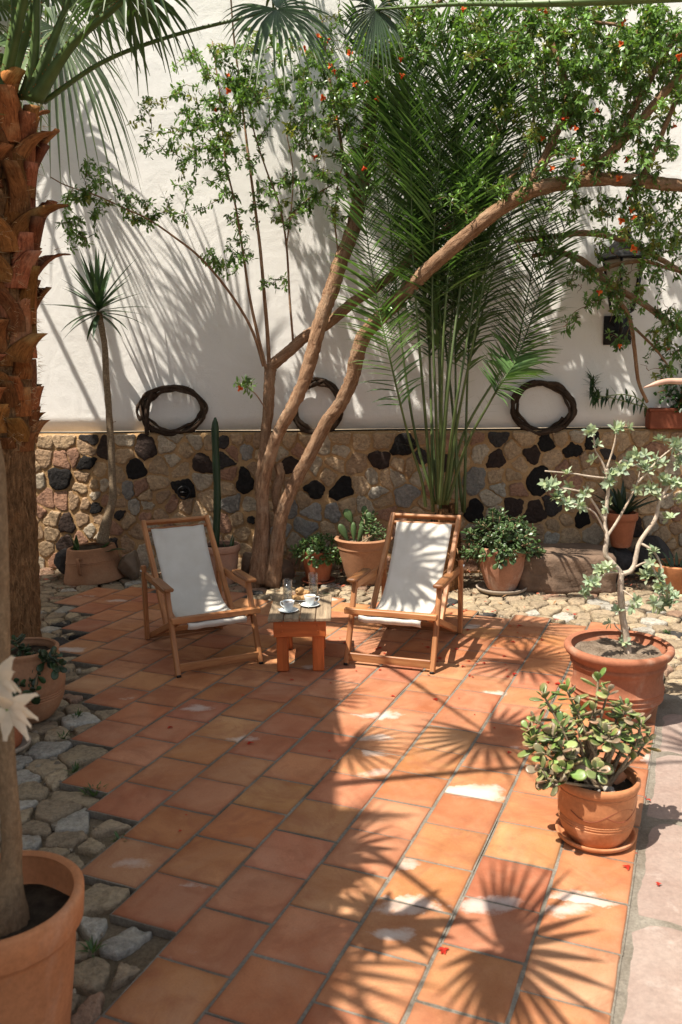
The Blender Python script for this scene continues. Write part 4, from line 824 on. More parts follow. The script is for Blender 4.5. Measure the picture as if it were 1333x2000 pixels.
# ================================================================== CHAIRS, TABLE AND WHAT STANDS ON IT
def make_chair(loc, rz, label, w=.592, seed=1):
    rnd = random.Random(seed); t = thing('deck_chair', label, 'deck chair', loc, rz, 'folding deck chairs on the patio'); X = w / 2; M = Mt['honey_wood']
    def bd(name, p0, p1, a, b, up=(0, 0, 1), c=1.): return sharp(MB().board(p0, p1, a, b, up, np.array((1, 1, 1)) * c * rnd.uniform(.88, 1.1), 0, .005, rnd).build(name, M, t), 40)
    for s in (-1, 1):
        x = s * X
        bd('front_leg', (x, .0, .0), (x, .215, .535), .034, .040, (0, 1, 0))
        bd('rear_post', (x, .925, .0), (x, .925, .575), .034, .046, (0, 1, 0))
        bd('side_rail', (x - s * .034, .03, .375), (x - s * .034, .90, .035), .032, .048)
        bd('back_post', (x - s * .042, .43, .215), (x - s * .042, 1.06, .885), .034, .046, (0, -.75, .66))
        ar = MB(); ar.board((x + s * .004, .13, .56), (x + s * .004, .50, .556), .068, .026, (0, 0, 1), np.array((.62, .60, .56)) * rnd.uniform(.85, 1.1), 0, .011, rnd); sharp(ar.build('armrest', Mt['honey_wood'], t), 40)
        bd('arm_bracket', (x - s * .012, .20, .518), (x - s * .012, .93, .500), .022, .055)
        MB().tube([(x + s * .012, .925, .53), (x + s * .026, .925, .53)], .011, 12).build('bolt', Mt['ceramic'] if s > 0 else Mt['steel'], t)
        for y in (.0, .925): MB().box((x, y, .008), (.030, .044, .016), bev=.003).build('foot', Mt['iron'], t)
    bd('front_stretcher', (-X + .012, .012, .055), (X - .012, .012, .055), .018, .058, c=.9)
    bd('front_seat_rail', (-X - .022, .045, .372), (X + .022, .045, .372), .044, .040)
    bd('rear_seat_rail', (-X + .04, .80, .088), (X - .04, .80, .088), .026, .036); bd('rear_stretcher', (-X + .015, .905, .026), (X - .015, .905, .026), .022, .034, c=.7)
    bd('top_rail', (-X + .04, 1.053, .872), (X - .04, 1.053, .872), .026, .040, (0, -.66, .75)); bd('sling_rail', (-X + .045, 1.01, .825), (X - .045, 1.01, .825), .022, .028, (0, -.66, .75))
    # canvas sling: hangs from the rail, sags and runs to the seat front, with the hem folded under
    cw = w - .17; path = spline([(.995, .828), (.905, .71), (.79, .575), (.67, .445), (.53, .345), (.38, .305), (.22, .325), (.12, .366), (.078, .370), (.071, .346), (.05, .3425), (.024, .3425), (.017, .326), (.035, .302)], 6); n = len(path); V = []; Lc = []; m = 15; s0 = 0
    for i in range(n):
        if i: s0 += np.linalg.norm(path[i] - path[i - 1])
        sag = .018 * math.sin(min(1, s0 / 1.15) * PI) if s0 < 1.15 else 0
        for j in range(m):
            f = j / (m - 1) * 2 - 1; wx = cw / 2 * (1 - .05 * math.sin(min(1, s0 / 1.15) * PI))
            V.append((wx * f, path[i][0] + .3 * sag * (1 - f * f) + .004 * math.sin(f * 7 + s0 * 9), path[i][1] - sag * (1 - f * f) + .005 * math.sin(f * 9 + s0 * 6) * f)); Lc.append((wx * f, s0, 0))
    Fc = [[i * m + j, i * m + j + 1, (i + 1) * m + j + 1, (i + 1) * m + j] for i in range(n - 1) for j in range(m - 1)]
    c = MB().add(V, Fc, (1, 1, 1), Lc).build('canvas', Mt['canvas'], t); md = c.modifiers.new('thick', 'SOLIDIFY'); md.thickness = .003
    return t
def make_furniture():
    rnd = random.Random(3)
    a = gp(347, 1325); b = gp(511, 1298); c = (a + b) / 2; make_chair((c[0], c[1], .009), math.atan2(b[1] - a[1], b[0] - a[0]), 'wooden deck chair with white canvas, the one left of the small table', .58, 3)
    a = gp(675, 1300); b = gp(847, 1318); c = (a + b) / 2; make_chair((c[0], c[1], .009), math.atan2(b[1] - a[1], b[0] - a[0]), 'wooden deck chair with white canvas, the one right of the small table', .605, 8)
    # table
    x0, y0, y1, zt = -.286, 5.50, 6.12, .393; o = np.array([x0, 5.81, .009]); t = thing('side_table', 'low table with a weathered plank top and orange painted legs between the two chairs', 'table', o)
    W = .425
    for k in range(4): sharp(MB().board((-W / 2 + (k + .5) * W / 4, y0 - 5.81, zt - .020), (-W / 2 + (k + .5) * W / 4, y1 - 5.81, zt - .020), W / 4 - .005, .024, (0, 0, 1), np.array((1, 1, 1)) * rnd.uniform(.82, 1.12), 0, .004, rnd).build('top_plank', Mt['weathered_wood'], t), 40)
    for y in (-.275, .275): sharp(MB().board((-.175, y, .308), (.175, y, .308), .030, .115, (0, 0, 1), (1, 1, 1), 0, .004, rnd).build('apron', Mt['orange_wood'], t), 40)
    for s in (-1, 1):
        sharp(MB().board((s * .150, -.262, .315), (s * .150, .262, .315), .022, .085, (0, 0, 1), (.9, .9, .9), 0, .004, rnd).build('side_rail', Mt['orange_wood'], t), 40)
        for y in (-.235, .235): sharp(MB().board((s * .120, y, 0), (s * .120, y, .36), .078, .048, (0, 1, 0), np.array((1, 1, 1)) * (1.05 if s > 0 else .92), 0, .006, rnd).build('leg', Mt['orange_wood'], t), 40)
    bo = MB()
    for s in (-.12, .12):
        for z in (.29, .33): bo.tube([(s, -.290, z), (s, -.2935, z)], .006, 10)
    bo.build('screw_heads', Mt['orange_wood'], t)
    z = zt + .0015
    for i, (px, py, lab, cof, ha) in enumerate(((564, 1195, 'small pale cup of black coffee, on the left saucer', 'coffee', 2.6), (606, 1184, 'small pale cup of milky coffee, on the right saucer', 'milk_coffee', .15))):
        g = gp(px, py, z); side = ('left', 'right')[i]
        s = MB().lathe([(.001, .003), (.034, .002), (.04, .004), (.066, .013), (.068, .0155), (.064, .0155), (.040, .008), (.001, .006)], 40).build('saucer', Mt['ceramic']); s.location = (g[0], g[1], z); tag(s, f'pale blue saucer under the coffee cup, the {side} of two', 'saucer')
        k = thing('coffee_cup', lab, 'cup', (g[0], g[1] + .004, z + .007)); MB().lathe([(.001, .003), (.022, 0), (.024, .004), (.027, .015), (.035, .040), (.0415, .066), (.041, .068), (.039, .066), (.032, .040), (.022, .012), (.001, .009)], 40).build('cup_body', Mt['ceramic'], k)
        MB().disc((0, 0, .058), .0370, 24).build('coffee', Mt[cof], k); e = np.array([math.cos(ha), math.sin(ha), 0]); MB().tube(spline([e * .037 + np.array([0, 0, .055]), e * .062 + np.array([0, 0, .054]), e * .060 + np.array([0, 0, .032]), e * .029 + np.array([0, 0, .018])], 6), .0036, 8).build('handle', Mt['ceramic'], k)
        sp = MB(); a = -1.0 + i * .15; d = np.array([math.cos(a), math.sin(a), 0]); q = np.array([g[0], g[1], z + .016]); pe = np.cross(d, (0, 0, 1)); b0 = q + pe * .045 - d * .03
        sp.tube(spline([b0 - d * .02, b0 + d * .03 + np.array([0, 0, .004]), b0 + d * .075], 5), [.0016] * 11, 6); sp.tube([b0 - d * .045, b0 - d * .04, b0 - d * .03, b0 - d * .02], [.001, .007, .008, .002], 8, flat=.35); tag(sp.build('teaspoon', Mt['steel']), f'small steel teaspoon lying on the {side} saucer', 'spoon')
    for i, (px, py) in enumerate(((563, 1180), (613, 1166))):
        g = gp(px, py, z); k = thing('water_glass', 'tall straight glass of water, ' + ('behind the black coffee' if i == 0 else 'behind the milky coffee'), 'glass', (g[0], g[1], z)); H = .175
        MB().lathe([(.001, 0), (.031, 0), (.0325, .003), (.0335, H), (.0322, H + .001), (.0312, H), (.0303, .012), (.001, .010)], 40).build('glass_body', Mt['glass'], k); MB().lathe([(.001, .0104), (.0299, .0124), (.0306, H - .03), (.001, H - .03)], 40).build('water', Mt['water'], k)
    g = gp(588, 1172, z); p = MB().lathe([(.001, .003), (.04, .001), (.062, .009), (.063, .011), (.058, .010), (.001, .006)], 36).build('plate', Mt['ceramic']); p.location = (g[0], g[1], z); tag(p, 'small plate of pastries at the back of the table', 'plate')
    labs = ('pastry twist at the left of the pile on the plate', 'pastry twist at the front of the pile on the plate', 'pastry twist at the right of the pile on the plate', 'pastry twist lying across the middle of the pile', 'pastry twist on top of the pile', 'darker pastry twist at the back right of the pile')
    for q, (x, y, zz, a) in enumerate(((-.03, -.01, .022, .4), (.0, -.03, .020, .1), (.035, -.01, .022, -.5), (.0, .01, .046, .2), (-.008, .0, .070, 1.1), (.03, .02, .048, -.4))):
        mb = MB(); d = np.array([math.cos(a), math.sin(a), 0]); n = np.array([-d[1], d[0], 0])
        for ph in (0, PI):
            f = np.linspace(-1, 1, 22); pp = [d * .036 * u + n * .010 * math.sin(u * 7 + ph) + np.array([0, 0, .009 * math.cos(u * 7 + ph)]) for u in f]; mb.tube(pp, .0125 * np.sqrt(np.clip(1 - f ** 4, .08, 1)), 9, wob=.12, rnd=rnd)
        o = mb.build('pastry', Mt['pastry']); o.location = (g[0] + x, g[1] + y, z + zz); tag(o, labs[q], 'pastry', 'pastries piled on the plate')
def make_wall_things():
    rnd = random.Random(21); rz = math.atan(WS)
    # vine wreaths leaning on the ledge
    for k, (px, py, rx, ry, lab) in enumerate(((338, 801, 64, 46, 'twisted dark vine wreath, squashed oval with a loose end, left of the column cactus'), (619, 795, 49, 52, 'twisted dark vine wreath half hidden behind the tree trunks'), (1060, 796, 56, 50, 'twisted dark round vine wreath right of the date palm'))):
        c = onwall(px, py, -.055); s = (c[1]) / F; t = thing('vine_wreath', lab, 'wreath', c, rz, 'vine wreaths on the wall ledge'); mb = MB(); RX, RZ = rx * s, ry * s
        for q in range(6):
            pp = []; ph = rnd.uniform(0, 6); fr = rnd.choice((1, 2, 3)); am = rnd.uniform(.04, .13) if q else .03; fa = rnd.uniform(0, 6); n = 60; full = 2 * PI * (1.0 if q < 4 else .7)
            for i in range(n + 1):
                a = fa + full * i / n; m = 1 + am * math.sin(fr * a + ph) * (1 if q < 4 else 1.2) - (0, .07, .13, .03, .10, .0)[q] + .02 * math.sin(7 * a + ph)
                zz = RZ * m * math.sin(a); pp.append((RX * m * math.cos(a), -.018 + .026 * math.sin(fr * a + ph + q) + .05 * zz, zz))
            r = rnd.uniform(.011, .021); mb.tube(pp, r * np.array([1 + .18 * math.sin(i * .9 + q) for i in range(n + 1)]), 8, np.array((1, 1, 1)) * rnd.uniform(.6, 1.25), wob=.12, rnd=rnd, caps=True)
        if k == 0: mb.tube(spline([(-RX * .55, -.06, RZ * .75), (-RX * .72, -.07, .02), (-RX * .80, -.06, -RZ * 1.02)], 8), .022, 8, (.8, .8, .8), wob=.15, rnd=rnd)
        for q in range(9): a = rnd.uniform(0, 6.28); p = np.array([RX * math.cos(a), -.03, RZ * math.sin(a)]); mb.tube([p, p + np.array([rnd.uniform(-.04, .04), -.02, rnd.uniform(-.02, .05)])], [.005, .002], 5, rnd=rnd)
        mb.build('vine_coil', Mt['vine_bark'], t)
    # wall lantern: back plate, bracket, tapering glazed body, pointed cap
    c = onwall(1206, 645, -.115); t = thing('wall_lantern', 'black iron wall lantern with a flared glass body behind the branches', 'lantern', (c[0], c[1] - .012, c[2]), rz); M = Mt['iron']
    s = 8.5 / F
    MB().box((0, 0, 0), (52 * s, .02, 54 * s), bev=.004).build('back_plate', M, t); mb = MB()
    mb.tube(spline([(0, -.01, -.02), (0, -.10, -.03), (0, -.16, .03), (0, -.16, .12)], 8), .022, 10); mb.tube(spline([(-.03, -.01, .05), (-.07, -.06, .09), (-.06, -.12, .13), (-.01, -.155, .11)], 6), .009, 8); mb.build('bracket', M, t)
    z0, z1, a, b = 34 * s, 128 * s, 21 * s, 40 * s; mb = MB(); gl = MB(); cc = np.array([0, -.16, 0]); K = [np.array([math.cos(q), math.sin(q)]) for q in np.arange(6) * PI / 3 + .2]
    for i in range(6):
        p, q = K[i], K[(i + 1) % 6]; P0 = cc + np.array([*(p * a), z0]); P1 = cc + np.array([*(p * b), z1]); Q0 = cc + np.array([*(q * a), z0]); Q1 = cc + np.array([*(q * b), z1])
        mb.tube([P0, P1], .013, 6); mb.tube([P0, Q0], .010, 6); mb.tube([P1, Q1], .012, 6); gl.add([P0 * .97 + cc * .03, Q0 * .97 + cc * .03, Q1 * .97 + cc * .03, P1 * .97 + cc * .03], [[0, 1, 2, 3]])
    mb.build('cage', M, t); g = gl.build('glass_pane', Mt['frosted_glass'], t, False); md = g.modifiers.new('thick', 'SOLIDIFY'); md.thickness = .004
    MB().lathe([(.001, z0 - .03), (a * .8, z0 - .02), (a * 1.05, z0), (.001, z0 + .006)], 24, (0, -.16, 0)).build('base_cup', M, t)
    MB().lathe([(b * 1.18, z1 - .01), (b * 1.2, z1 + .005), (b * .92, z1 + .06), (b * .55, z1 + .14), (b * .34, z1 + .20), (b * .3, z1 + .22), (b * .36, z1 + .24), (b * .12, z1 + .275), (.001, z1 + .30)], 6, (0, -.16, 0)).build('cap', M, t, False)
    # iron ring set into a dark stone
    c = onwall(360, 962, .045); t = thing('iron_ring', 'round iron ring hanging on a dark stone in the wall', 'ring', c, rz); th = np.linspace(0, 2 * PI, 33); MB().tube([(.062 * math.cos(q), -.012, .062 * math.sin(q)) for q in th], .011, 8, caps=False).build('ring', Mt['iron'], t)
    mb = MB(); mb.tube([(0, .03, .045), (0, -.02, .045)], .02, 10); mb.lathe([(.001, .016), (.04, .012), (.045, 0), (.001, 0)], 16); mb.build('boss', Mt['iron'], t)
    # stone bench and loose boulders
    def rock(name, c, d, lab, cat, mat, seed, box=False, group=None):
        r2 = random.Random(seed); n, m = (44, 26); V = []; Fc = []; K = [(nrm(rv(r2)), r2.uniform(.55, .95)) for _ in range(14)]
        for i in range(m + 1):
            for j in range(n):
                a, e = 2 * PI * j / n, PI * i / m - PI / 2; v = np.array([math.cos(e) * math.cos(a), math.cos(e) * math.sin(a), math.sin(e)])
                if box: v = v / (np.abs(v) ** 22).sum() ** (1 / 22) * (1 + .03 * math.sin(7 * a + 3 * e) * math.cos(5 * e))
                else:
                    k = 1.
                    for (nn, dd) in K: k = min(k, dd / max(v @ nn, 1e-3)) if v @ nn > .2 else k
                    v = v * max(k, .55)
                v = v * (1 + r2.uniform(-.012, .012)); V.append(v * np.array(d) / 2)
        for i in range(m):
            for j in range(n): Fc.append([i * n + j, i * n + (j + 1) % n, (i + 1) * n + (j + 1) % n, (i + 1) * n + j])
        o = MB().add(V, Fc).build(name, Mt[mat]); o.location = [float(x) for x in c]; o.rotation_euler = (0, 0, rz if box else r2.uniform(0, 6)); return tag(o, lab, cat, group)
    rock('stone_bench', (2.06, 7.86, .155), (.86, .66, .36), 'long block of rough brown stone serving as a bench by the wall', 'stone bench', 'bench_stone', 4, True)
    rock('boulder', (-2.10, 8.30, .15), (.30, .30, .33), 'rounded brown boulder between the clay jar and the left chair', 'boulder', 'boulder', 6)
    rock('boulder', (-2.75, 8.5, .16), (.34, .3, .36), 'dark rough boulder left of the clay jar', 'boulder', 'lava', 9)
    rock('boulder', (2.98, 8.06, .20), (.46, .36, .42), 'large dark boulder below the aloe, at the right of the bench', 'boulder', 'lava', 12); rock('boulder', (2.66, 8.12, .12), (.36, .34, .40), 'squat dark stone carrying the aloe pot', 'boulder', 'lava', 15)
    rock('boulder', (-.90, 8.30, .13), (.28, .26, .30), 'pale boulder between the cactus pot and the tree trunk', 'boulder', 'bench_stone', 18); rock('boulder', (-.57, 8.18, .09), (.26, .24, .24), 'small pale stone leaning on the tree trunk', 'boulder', 'bench_stone', 19)
    # a few weeds in the joints, red petals fallen from the tree
    for q, (px, py, lab) in enumerate(((185, 1545, 'largest tuft of weeds at the edge of the tiles on the left'), (150, 1400, 'small weed below the second tile row on the left'), (145, 1505, 'weed sprig beside a dark paving stone'), (235, 1640, 'weed by the corner of a broken tile'), (180, 1855, 'weed sprig near the big foreground pot'), (125, 1440, 'low weed between pale paving stones'), (1305, 1235, 'weed tuft beside the big shrub pot'), (640, 1165, 'weed tuft between table and right chair'))):
        g = gp(px, py); mb = MB(); n = 34 if q == 0 else 16
        for i in range(n): a = rnd.uniform(0, 6.28); e = rnd.uniform(0, .05 if q == 0 else .02); sword(mb, (e * math.cos(a), e * math.sin(a), -.01), (math.cos(a), math.sin(a), rnd.uniform(.4, 2.2)), rnd.uniform(.025, .06), .010, .7, np.array((.07, .13, .035)) * rnd.uniform(.6, 1.3), rnd, 4, .3)
        o = mb.build('weed', Mt['leaf']); o.location = (g[0], g[1], 0); tag(o, lab, 'weed', 'weeds in the paving joints')
    ms = []
    for q in range(3):
        mb = MB()
        for i in range(1 + 2 * q): a = i * 1.9 + q; sword(mb, (0, 0, .002), (math.cos(a), math.sin(a), .25), .016 + .004 * q, .016, .9, np.array((.48, .035, .02)) * rnd.uniform(.8, 1.2), rnd, 4, .4, .4)
        ms.append(mb)
    protos = [m.build('fallen_petal', Mt['petal']) for m in ms]; used = 0
    spots = [(365, 1597), (352, 1628), (332, 1425), (218, 1293), (867, 1863), (1242, 1672), (1262, 1563), (1268, 1567), (1226, 1700), (1287, 1732), (968, 1195), (1015, 1225), (860, 1290), (905, 1305), (930, 1300), (985, 1285), (1005, 1320)]
    while len(spots) < 120: spots.append((rnd.gauss(930, 130), rnd.gauss(1265, 50)) if rnd.random() < .8 else (rnd.uniform(250, 1250), rnd.uniform(1190, 1480)))
    for px, py in spots:
        g = gp(px, py)
        if g[1] > 7.6 or g[1] < 2.3: continue
        k = used if used < 3 else rnd.randint(0, 2); o = protos[k] if used < 3 else protos[k].copy()
        if used >= 3: COL.objects.link(o)
        used += 1; o.location = (g[0], g[1], .0105); o.rotation_euler = (0, 0, rnd.uniform(0, 6.28)); o.scale = (rnd.uniform(.45, .95),) * 3
        tag(o, 'tiny red petal fallen on the paving', 'petal', 'red petals fallen from the pomegranate tree')
make_furniture()
make_wall_things()
# ================================================================== FAN PALMS
FAN = ((.07, .13, .042), (.085, .15, .05), (.06, .11, .04), (.10, .16, .06))
def fan_blade(mb, hub, ax, nn, R, rnd, col, nseg=38, span=5.2, split=.45, droop=.25, cup=.12, tipdry=.5):
    ax = nrm(ax); nn = nrm(np.asarray(nn) - ax * (np.asarray(nn) @ ax)); sd = np.cross(nn, ax); T = (.03, .25, .45, .62, .78, .9, 1.)
    for i in range(nseg):
        a = (i + .5) / nseg * span - span / 2; Ls = R * (1 - .28 * (abs(a) / (span / 2)) ** 2) * rnd.uniform(.92, 1.05); da = span / nseg; d0 = ax * math.cos(a) + sd * math.sin(a); V = []; Cs = []
        dr = droop * rnd.uniform(.5, 1.6); tw = rnd.uniform(-.06, .06); cc = np.array(col) * rnd.uniform(.8, 1.2); perp = nrm(np.cross(nn, d0))
        for q, t in enumerate(T):
            k = max(0, t - split); c = hub + d0 * Ls * t + nn * cup * Ls * t * t + np.array([0, 0, -dr * Ls * (t ** 3)]) + perp * tw * Ls * k
            w = Ls * t * math.tan(da / 2) * 1.04 if t <= split else R * split * math.tan(da / 2) * (1 - ((t - split) / (1 - split)) ** 1.5) + .0015
            V += [c - perp * w + nn * w * .35, c - nn * w * .35, c + perp * w + nn * w * .35]; Cs += [lerp(cc, (.30, .25, .13), tipdry * max(0, t - .82) * 3)] * 3
        Fc = []
        for q in range(len(T) - 1):
            b = q * 3; Fc += [[b, b + 1, b + 4, b + 3], [b + 1, b + 2, b + 5, b + 4]]
        mb.add(V, Fc, np.clip(np.array(Cs), 0, 1))
def petiole(mb, pth, w0, w1, col, rnd, teeth=True):
    pth = np.asarray(pth); n = len(pth); V = []; Fc = []; L = np.linspace(0, 1, n)
    T = np.gradient(pth, axis=0); s0 = None
    for i in range(n):
        t = nrm(T[i]); s = np.cross(t, (0, 0, 1)); s = nrm(s) if np.linalg.norm(s) > .08 else (s0 if s0 is not None else np.array([1., 0, 0])); s0 = s; u = np.cross(s, t); w = lerp(w0, w1, L[i] ** .6) / 2; h = w * .42
        V += [pth[i] - s * w + u * h, pth[i] + u * h * .35, pth[i] + s * w + u * h, pth[i] + s * w * .55 - u * h, pth[i] - s * w * .55 - u * h]
        if teeth and i % 1 == 0 and i < n - 2:
            for q in range(2):
                sg = 1 if q else -1; b = lerp(pth[i], pth[i + 1], rnd.random()) + s * sg * w + u * h * .8; mb.add([b - t * .006, b + t * .006, b + s * sg * .013 + t * .006], [[0, 1, 2]], (.24, .12, .04))
    for i in range(n - 1):
        for j in range(5): k = (j + 1) % 5; Fc.append([i * 5 + j, i * 5 + k, (i + 1) * 5 + k, (i + 1) * 5 + j])
    Fc.append([4, 3, 2, 1, 0]); mb.add(V, Fc, col)
def fan_frond(parent, o, base, via, hub, nrm_, R, rnd, w0=.085, col=None, droop=.25, axis=None, span=5.2, **kw):
    """one fan leaf: a toothed stalk from base to hub (world points), and the blade"""
    base, hub = np.asarray(base, float), np.asarray(hub, float); P = [base] + [np.asarray(v, float) for v in via] + [hub]; pth = spline(P, 10) if len(P) > 2 else np.linspace(base, hub, 14)
    col = np.array(rnd.choice(FAN)) if col is None else np.array(col)
    mb = MB(); fan_blade(mb, hub - o, (pth[-1] - pth[-3]) if axis is None else axis, nrm_, R, rnd, col, droop=droop, span=span, **kw); f = mb.build('frond', Mt['palm_leaf'], parent)
    pm = MB(); petiole(pm, pth - o, w0, .022, np.array((.095, .15, .045)) * rnd.uniform(.8, 1.25), rnd); pm.build('leaf_stalk', Mt['stalk'], f); return f
def auto_frond(parent, o, crown, az, el, L, R, rnd, sag=.5, **kw):
    d = np.array([math.cos(az) * math.cos(el), math.sin(az) * math.cos(el), math.sin(el)]); b = crown + np.array([math.cos(az), math.sin(az), 0]) * .10; h = b + d * L + np.array([0, 0, -sag * L * .35]); m = b + d * L * .5
    ax = nrm(h - m); s = np.array([-math.sin(az), math.cos(az), 0]); n = np.cross(ax, s); n = n if n[2] > 0 else -n
    return fan_frond(parent, o, b, [m], h, n, R, rnd, **kw)
def palm_trunk(t, o, base, top, r0, r1, boots_from, rnd, rb=None):
    """fibrous trunk; from boots_from up it is clad in the stubs of old leaves"""
    ax = top - base; H = np.linalg.norm(ax); mb = MB(); n = 90; m = 40; V = []; Fc = []; Lc = []; Cc = []
    for i in range(n + 1):
        f = i / n; c = base + ax * f; r = lerp(r0, r1, f) * (1.10 if f < .03 else 1)
        for j in range(m):
            a = 2 * PI * j / m; rr = r * (1 + rnd.uniform(-.05, .05) + .015 * math.sin(i * 1.9 + 2 * math.sin(a)))
            V.append(c + np.array([rr * math.cos(a), rr * math.sin(a), rnd.uniform(-.006, .006)])); Lc.append((math.cos(a) * r, math.sin(a) * r, f * H * .45)); Cc.append(np.array((1, .95, .9)) * (rnd.uniform(.65, 1.25)))
    for i in range(n):
        for j in range(m): k = (j + 1) % m; Fc.append([i * m + j, i * m + k, (i + 1) * m + k, (i + 1) * m + j])
    mb.add(np.array(V) - o, Fc, np.array(Cc), Lc); mb.build('trunk', Mt['palm_fibre'], t)
    hb = MB()                                                     # frayed fibres standing off the trunk
    for _ in range(6500):
        f = rnd.random(); a = rnd.uniform(0, 2 * PI); r = lerp(r0, r1, f) + .004; e = np.array([math.cos(a), math.sin(a), 0]); tg = np.array([-math.sin(a), math.cos(a), 0]); q = base + ax * f + e * r - o
        d = nrm(e * rnd.uniform(.1, .7) + tg * rnd.uniform(-.9, .9) + np.array([0, 0, rnd.uniform(-1, 1.)])); L = rnd.uniform(.02, .10); w = tg * .0020
        hb.add([q - w, q + w, q + d * L], [[0, 1, 2]], np.array((.36, .19, .085)) * rnd.uniform(.4, 1.35))
    bm = []; zb = boots_from; k = 0
    while zb < top[2] - .02:
        f = (zb - base[2]) / ax[2]; a = k * 2.39996 + rnd.uniform(-.5, .5); zb_ = zb; e = np.array([math.cos(a), math.sin(a), 0]); tg = np.array([-math.sin(a), math.cos(a), 0]); r = lerp(r0, rb or r1, f); c = base + ax * f + e * (r - (.012 if rb else .03))
        g = (zb - boots_from) / max(top[2] - boots_from, .1); sl_ = .45 + .55 * min(1, g * 2.2); L = rnd.uniform(.18, .38) * sl_; W = rnd.uniform(.15, .26) * (.7 + .3 * sl_); lean = rnd.choice((rnd.uniform(.0, .2), rnd.uniform(.0, .3), rnd.uniform(.1, .35), rnd.uniform(.3, .8))) * (.5 + .5 * sl_); V = []; Fc = []; Lc = []; S = 6; tws = rnd.uniform(-.8, .8); Cc = []; wc = rnd.uniform(.5, 1.3) * np.array([1, rnd.uniform(.9, 1.25), rnd.uniform(.85, 1.4)])
        for i in range(S + 1):
            t_ = i / S; cc = c + np.array([0, 0, 1]) * L * t_ + e * (lean * L * t_ + .35 * lean * L * t_ * t_) + tg * tws * L * t_ * t_ - np.array([0, 0, .45 * lean * L * t_ ** 3]); w = W / 2 * (1 - .50 * t_ ** 1.2); 
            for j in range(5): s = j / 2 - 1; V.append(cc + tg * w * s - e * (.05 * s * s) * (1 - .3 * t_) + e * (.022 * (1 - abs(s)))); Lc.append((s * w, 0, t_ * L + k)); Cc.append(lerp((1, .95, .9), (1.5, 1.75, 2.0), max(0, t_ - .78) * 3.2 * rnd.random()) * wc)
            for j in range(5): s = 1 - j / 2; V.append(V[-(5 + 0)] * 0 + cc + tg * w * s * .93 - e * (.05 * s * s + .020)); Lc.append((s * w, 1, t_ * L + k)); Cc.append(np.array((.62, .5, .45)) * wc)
        for i in range(S):
            for j in range(10): q = (j + 1) % 10; Fc.append([i * 10 + j, i * 10 + q, (i + 1) * 10 + q, (i + 1) * 10 + j])
        tip = (len(V) - 10); Fc.append(list(range(tip, tip + 10)))
        bm.append((np.array(V) - o, Fc, np.array(Cc), np.array(Lc)))
        for _ in range(12):                                       # frayed threads at the edges
            s = rnd.choice((-1, 1)); tt = rnd.random(); q = c + np.array([0, 0, L * tt]) + e * lean * L * tt + tg * s * W / 2 * (1 - .6 * tt) - o; d = nrm(tg * s + np.array([0, 0, rnd.uniform(-1, .6)]) + e * rnd.uniform(-.3, .8)); w = np.array([0, 0, .0016]); hb.add([q - w, q + w, q + d * rnd.uniform(.03, .09)], [[0, 1, 2]], np.array((.50, .33, .17)) * rnd.uniform(.5, 1.4))
        zb += .0172 if g > .15 else .013; k += 1
    hb.build('trunk_fibres', Mt['litter'], t)['kind'] = 'stuff'
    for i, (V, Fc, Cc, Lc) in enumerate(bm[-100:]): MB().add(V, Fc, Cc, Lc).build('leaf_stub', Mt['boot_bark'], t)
    if len(bm) > 100:
        rest = MB()
        for V, Fc, Cc, Lc in bm[:-100]: rest.add(V, Fc, Cc, Lc)
        rest.build('old_leaf_stubs', Mt['boot_bark'], t)['kind'] = 'stuff'
